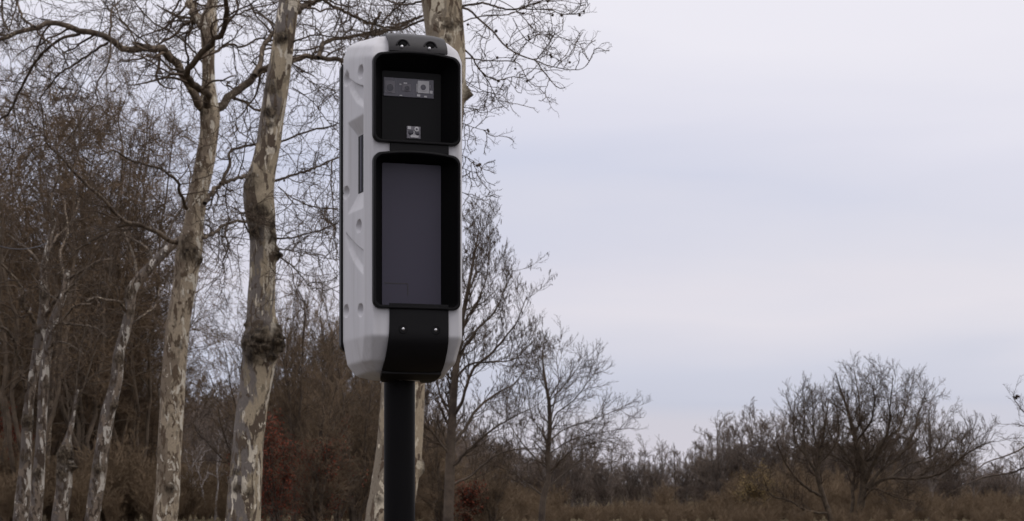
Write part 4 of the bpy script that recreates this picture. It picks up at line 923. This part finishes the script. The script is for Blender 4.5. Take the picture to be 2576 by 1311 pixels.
x0, zt_ = P2(1023, 317.5); x1, _ = P2(1057, 319); _, zb_ = P2(1023, 348)
win2 = box('sensor_window', x0, x1, .0515, .0544, zb_, zt_, M_mid, pn, .0006)
pc('bracket', 1029, 322, .010, .009, M_pale, win2); pc('bracket', 1042, 343, .024, .009, M_pale, win2); pc('bracket', 1040, 336, .004, .014, M_pale, win2); pc('bracket', 1026, 343, .005, .012, M_mid, win2)
pd('lens', 1033, 333, .0078, M_lens, win2); pd('lens_ring', 1047, 326, .0072, M_pale, win2, inner=.003); pd('lens', 1047, 326, .0032, M_lens, win2, t_=.0005); pd('lens', 1049, 336, .0058, M_lens, win2)

# bridge between the hoods and the strip over the top
def strip(name, prof, hw_list, off, mat, crown=.004, thick=.006, parent=dev, cols=25, cut=None):
    """curved strip: prof list of (y,z), hw half width per row"""
    prof = np.array(prof, float); n = len(prof); V = []; ts = np.linspace(-1, 1, cols)
    q = spline(np.c_[prof[:, 0], prof[:, 1], np.zeros(n), np.array(hw_list), np.array(off)], 48)
    rows = len(q)
    T = np.gradient(q[:, :2], axis=0); T /= np.linalg.norm(T, axis=1, keepdims=True); Nn = np.stack([T[:, 1], -T[:, 0]], 1)
    outw = np.array([-1.0, 0.6]); Nn *= np.sign((Nn@outw))[:, None]
    idx_keep = {}
    for layer in (0, 1):
        for i in range(rows):
            for t in ts:
                cr_ = crown*(1-t**4)
                ii = i
                if cut is not None:
                    lim = cut(t); fi = min(i, lim*(rows-1)); i0 = int(fi); f_ = fi-i0; i1 = min(rows-1, i0+1)
                    y, z = q[i0, 0]*(1-f_)+q[i1, 0]*f_, q[i0, 1]*(1-f_)+q[i1, 1]*f_; hw_ = q[i0, 3]; of = q[i0, 4]; nn = Nn[i0]
                else:
                    y, z, hw_, of, nn = q[i, 0], q[i, 1], q[i, 3], q[i, 4], Nn[i]
                k = cr_ if layer == 0 else -thick
                V.append((of+t*hw_, y+nn[0]*k, z+nn[1]*k))
    V = np.array(V); idx = np.arange(2*rows*cols).reshape(2, rows, cols); F = []
    for i in range(rows-1):
        for j in range(cols-1):
            F.append((idx[0, i, j], idx[0, i, j+1], idx[0, i+1, j+1], idx[0, i+1, j])); F.append((idx[1, i, j], idx[1, i+1, j], idx[1, i+1, j+1], idx[1, i, j+1]))
        F.append((idx[0, i, 0], idx[0, i+1, 0], idx[1, i+1, 0], idx[1, i, 0])); F.append((idx[0, i, -1], idx[1, i, -1], idx[1, i+1, -1], idx[0, i+1, -1]))
    for j in range(cols-1):
        F.append((idx[0, 0, j], idx[1, 0, j], idx[1, 0, j+1], idx[0, 0, j+1])); F.append((idx[0, -1, j], idx[0, -1, j+1], idx[1, -1, j+1], idx[1, -1, j]))
    o = mesh_obj(name, V, [np.array(F)], mat, parent)
    if hasattr(o.data, 'set_sharp_from_angle'): o.data.set_sharp_from_angle(angle=rad(45))
    return o
box('bridge', -.079, .096, -.009, .004, 2.6585, 2.6875, M_black, dev, .002)
box('mounting_plate', -.062, .062, .090, .250, 2.014, 2.060, M_black, dev, .004)
cap = strip('top_cap', [(-.005, 2.951), (-.004, 2.963), (.004, 2.980), (.022, 2.998), (.05, 3.010), (.09, 3.020), (.15, 3.027), (.21, 3.026), (.235, 3.0)], [.087, .087, .086, .085, .083, .080, .078, .076, .074], [.006]*9, M_cap, .005, .010)
for u in (-.041, .041):
    nic = disc('screw_recess', u, .006, 2.966, .0195, .011, M_inner, cap, 28, .004)
    # hood-like arch above each screw
    th = np.linspace(rad(-5), rad(185), 20); P = np.stack([u+.0185*np.cos(th), np.full(20, -.006), 2.966+.0185*np.sin(th)], 1)
    v, f = tubes([(P[None], np.full((1, 20), .003), 8)]); mesh_obj('recess_rim', v, f, M_cap, nic)
    disc('screw', u-.004, -.0085, 2.963, .0046, .003, M_screw, nic, 16, .0015)
ap = strip('lower_apron', [(-.004, 2.222), (-.005, 2.170), (-.0045, 2.125), (.004, 2.098), (.024, 2.066), (.052, 2.040), (.085, 2.021), (.112, 2.011), (.124, 2.008)], [.088, .088, .089, .090, .090, .090, .088, .080, .068], [.008, .008, .007, .006, .005, .004, .002, 0, 0], M_black, .004, .006,
           cut=lambda t: 1.0-.08*(1/(1+math.exp((abs(t)-.50)*22))))
for u in (-.041, .056):
    rc = disc('screw_recess', u, -.0075, 2.147, .0135, .002, M_inner, ap, 28, 0, inner=.0115)
    disc('screw', u, -.0080, 2.148, .0046, .003, M_screw, rc, 16, .0015)
# rear housing: dark body behind the white shell
def rear():
    R_ = []
    for (y, e, z0, z1) in ((.222, .004, 2.105, 2.955), (.2305, -.0035, 2.098, 2.962), (.252, -.0035, 2.098, 2.962), (.262, .006, 2.11, 2.95)):
        R_.append((rrect(.170-e, z0, z1, .022), y))
    ring_loft('rear_housing', R_, M_black, dev, close_last=True, close_first=True)
rear()
# dark window in the side pocket (both flanks)
for s in (-1, 1):
    def sx(y): return -(.147+(y-.03)/.20*.022)+.0200
    pts = [(.0345, sx(.0345)), (.143, sx(.143))]
    V = []
    for (y, x) in pts:
        for z in (2.557, 2.725):
            V.append((s*-x*-1 if False else (x if s == -1 else -x), y, z)); V.append(((x+.006) if s == -1 else -(x+.006), y, z))
    V = np.array(V)
    F = [(0, 2, 6, 4), (1, 5, 7, 3), (0, 4, 5, 1), (2, 3, 7, 6), (0, 1, 3, 2), (4, 6, 7, 5)]
    sw = mesh_obj('side_window', V, [F], M_panel, dev, smooth=False)
    y = .118; x = sx(y)-.0006
    V = [((xx if s == -1 else -xx), yy, z) for xx, yy in ((sx(.112)-.0012, .112), (sx(.122)-.0012, .122), (sx(.122)+.001, .122), (sx(.112)+.001, .112)) for z in (2.560, 2.722)]
    mesh_obj('window_bar', V, [[(0, 2, 3, 1), (2, 4, 5, 3), (4, 6, 7, 5), (6, 0, 1, 7), (0, 6, 4, 2), (1, 3, 5, 7)]], M_screen, sw, smooth=False)
# post
def lathe(name, prof, mat, parent, x=0, y=0, n=40):
    th = np.arange(n)*2*math.pi/n; V = []
    for r_, z in prof: V.append(np.stack([x+r_*np.cos(th), y+r_*np.sin(th), np.full(n, z)], 1))
    k = len(V); V = np.concatenate(V); idx = np.arange(k*n).reshape(k, n); a = idx[:-1]; b = np.roll(a, -1, 1); c = idx[1:]; d = np.roll(c, -1, 1)
    o = mesh_obj(name, V, [np.stack([a, b, d, c], -1).reshape(-1, 4), idx[0][::-1][None], idx[-1][None]], mat, parent)
    if hasattr(o.data, 'set_sharp_from_angle'): o.data.set_sharp_from_angle(angle=rad(40))
    return o
PY = .195
lathe('post', [(.0465, .02), (.0465, 1.0), (.0465, 2.06)], M_post, dev, -.002, PY)
lathe('base_plate', [(.16, .002), (.16, .018), (.155, .022), (.05, .022)], M_post, dev, 0, PY)

#print('TRIS', sum(sum(len(p.vertices)-2 for p in m.polygons) if len(m.polygons) < 2000 else 2*len(m.polygons) for m in bpy.data.meshes))
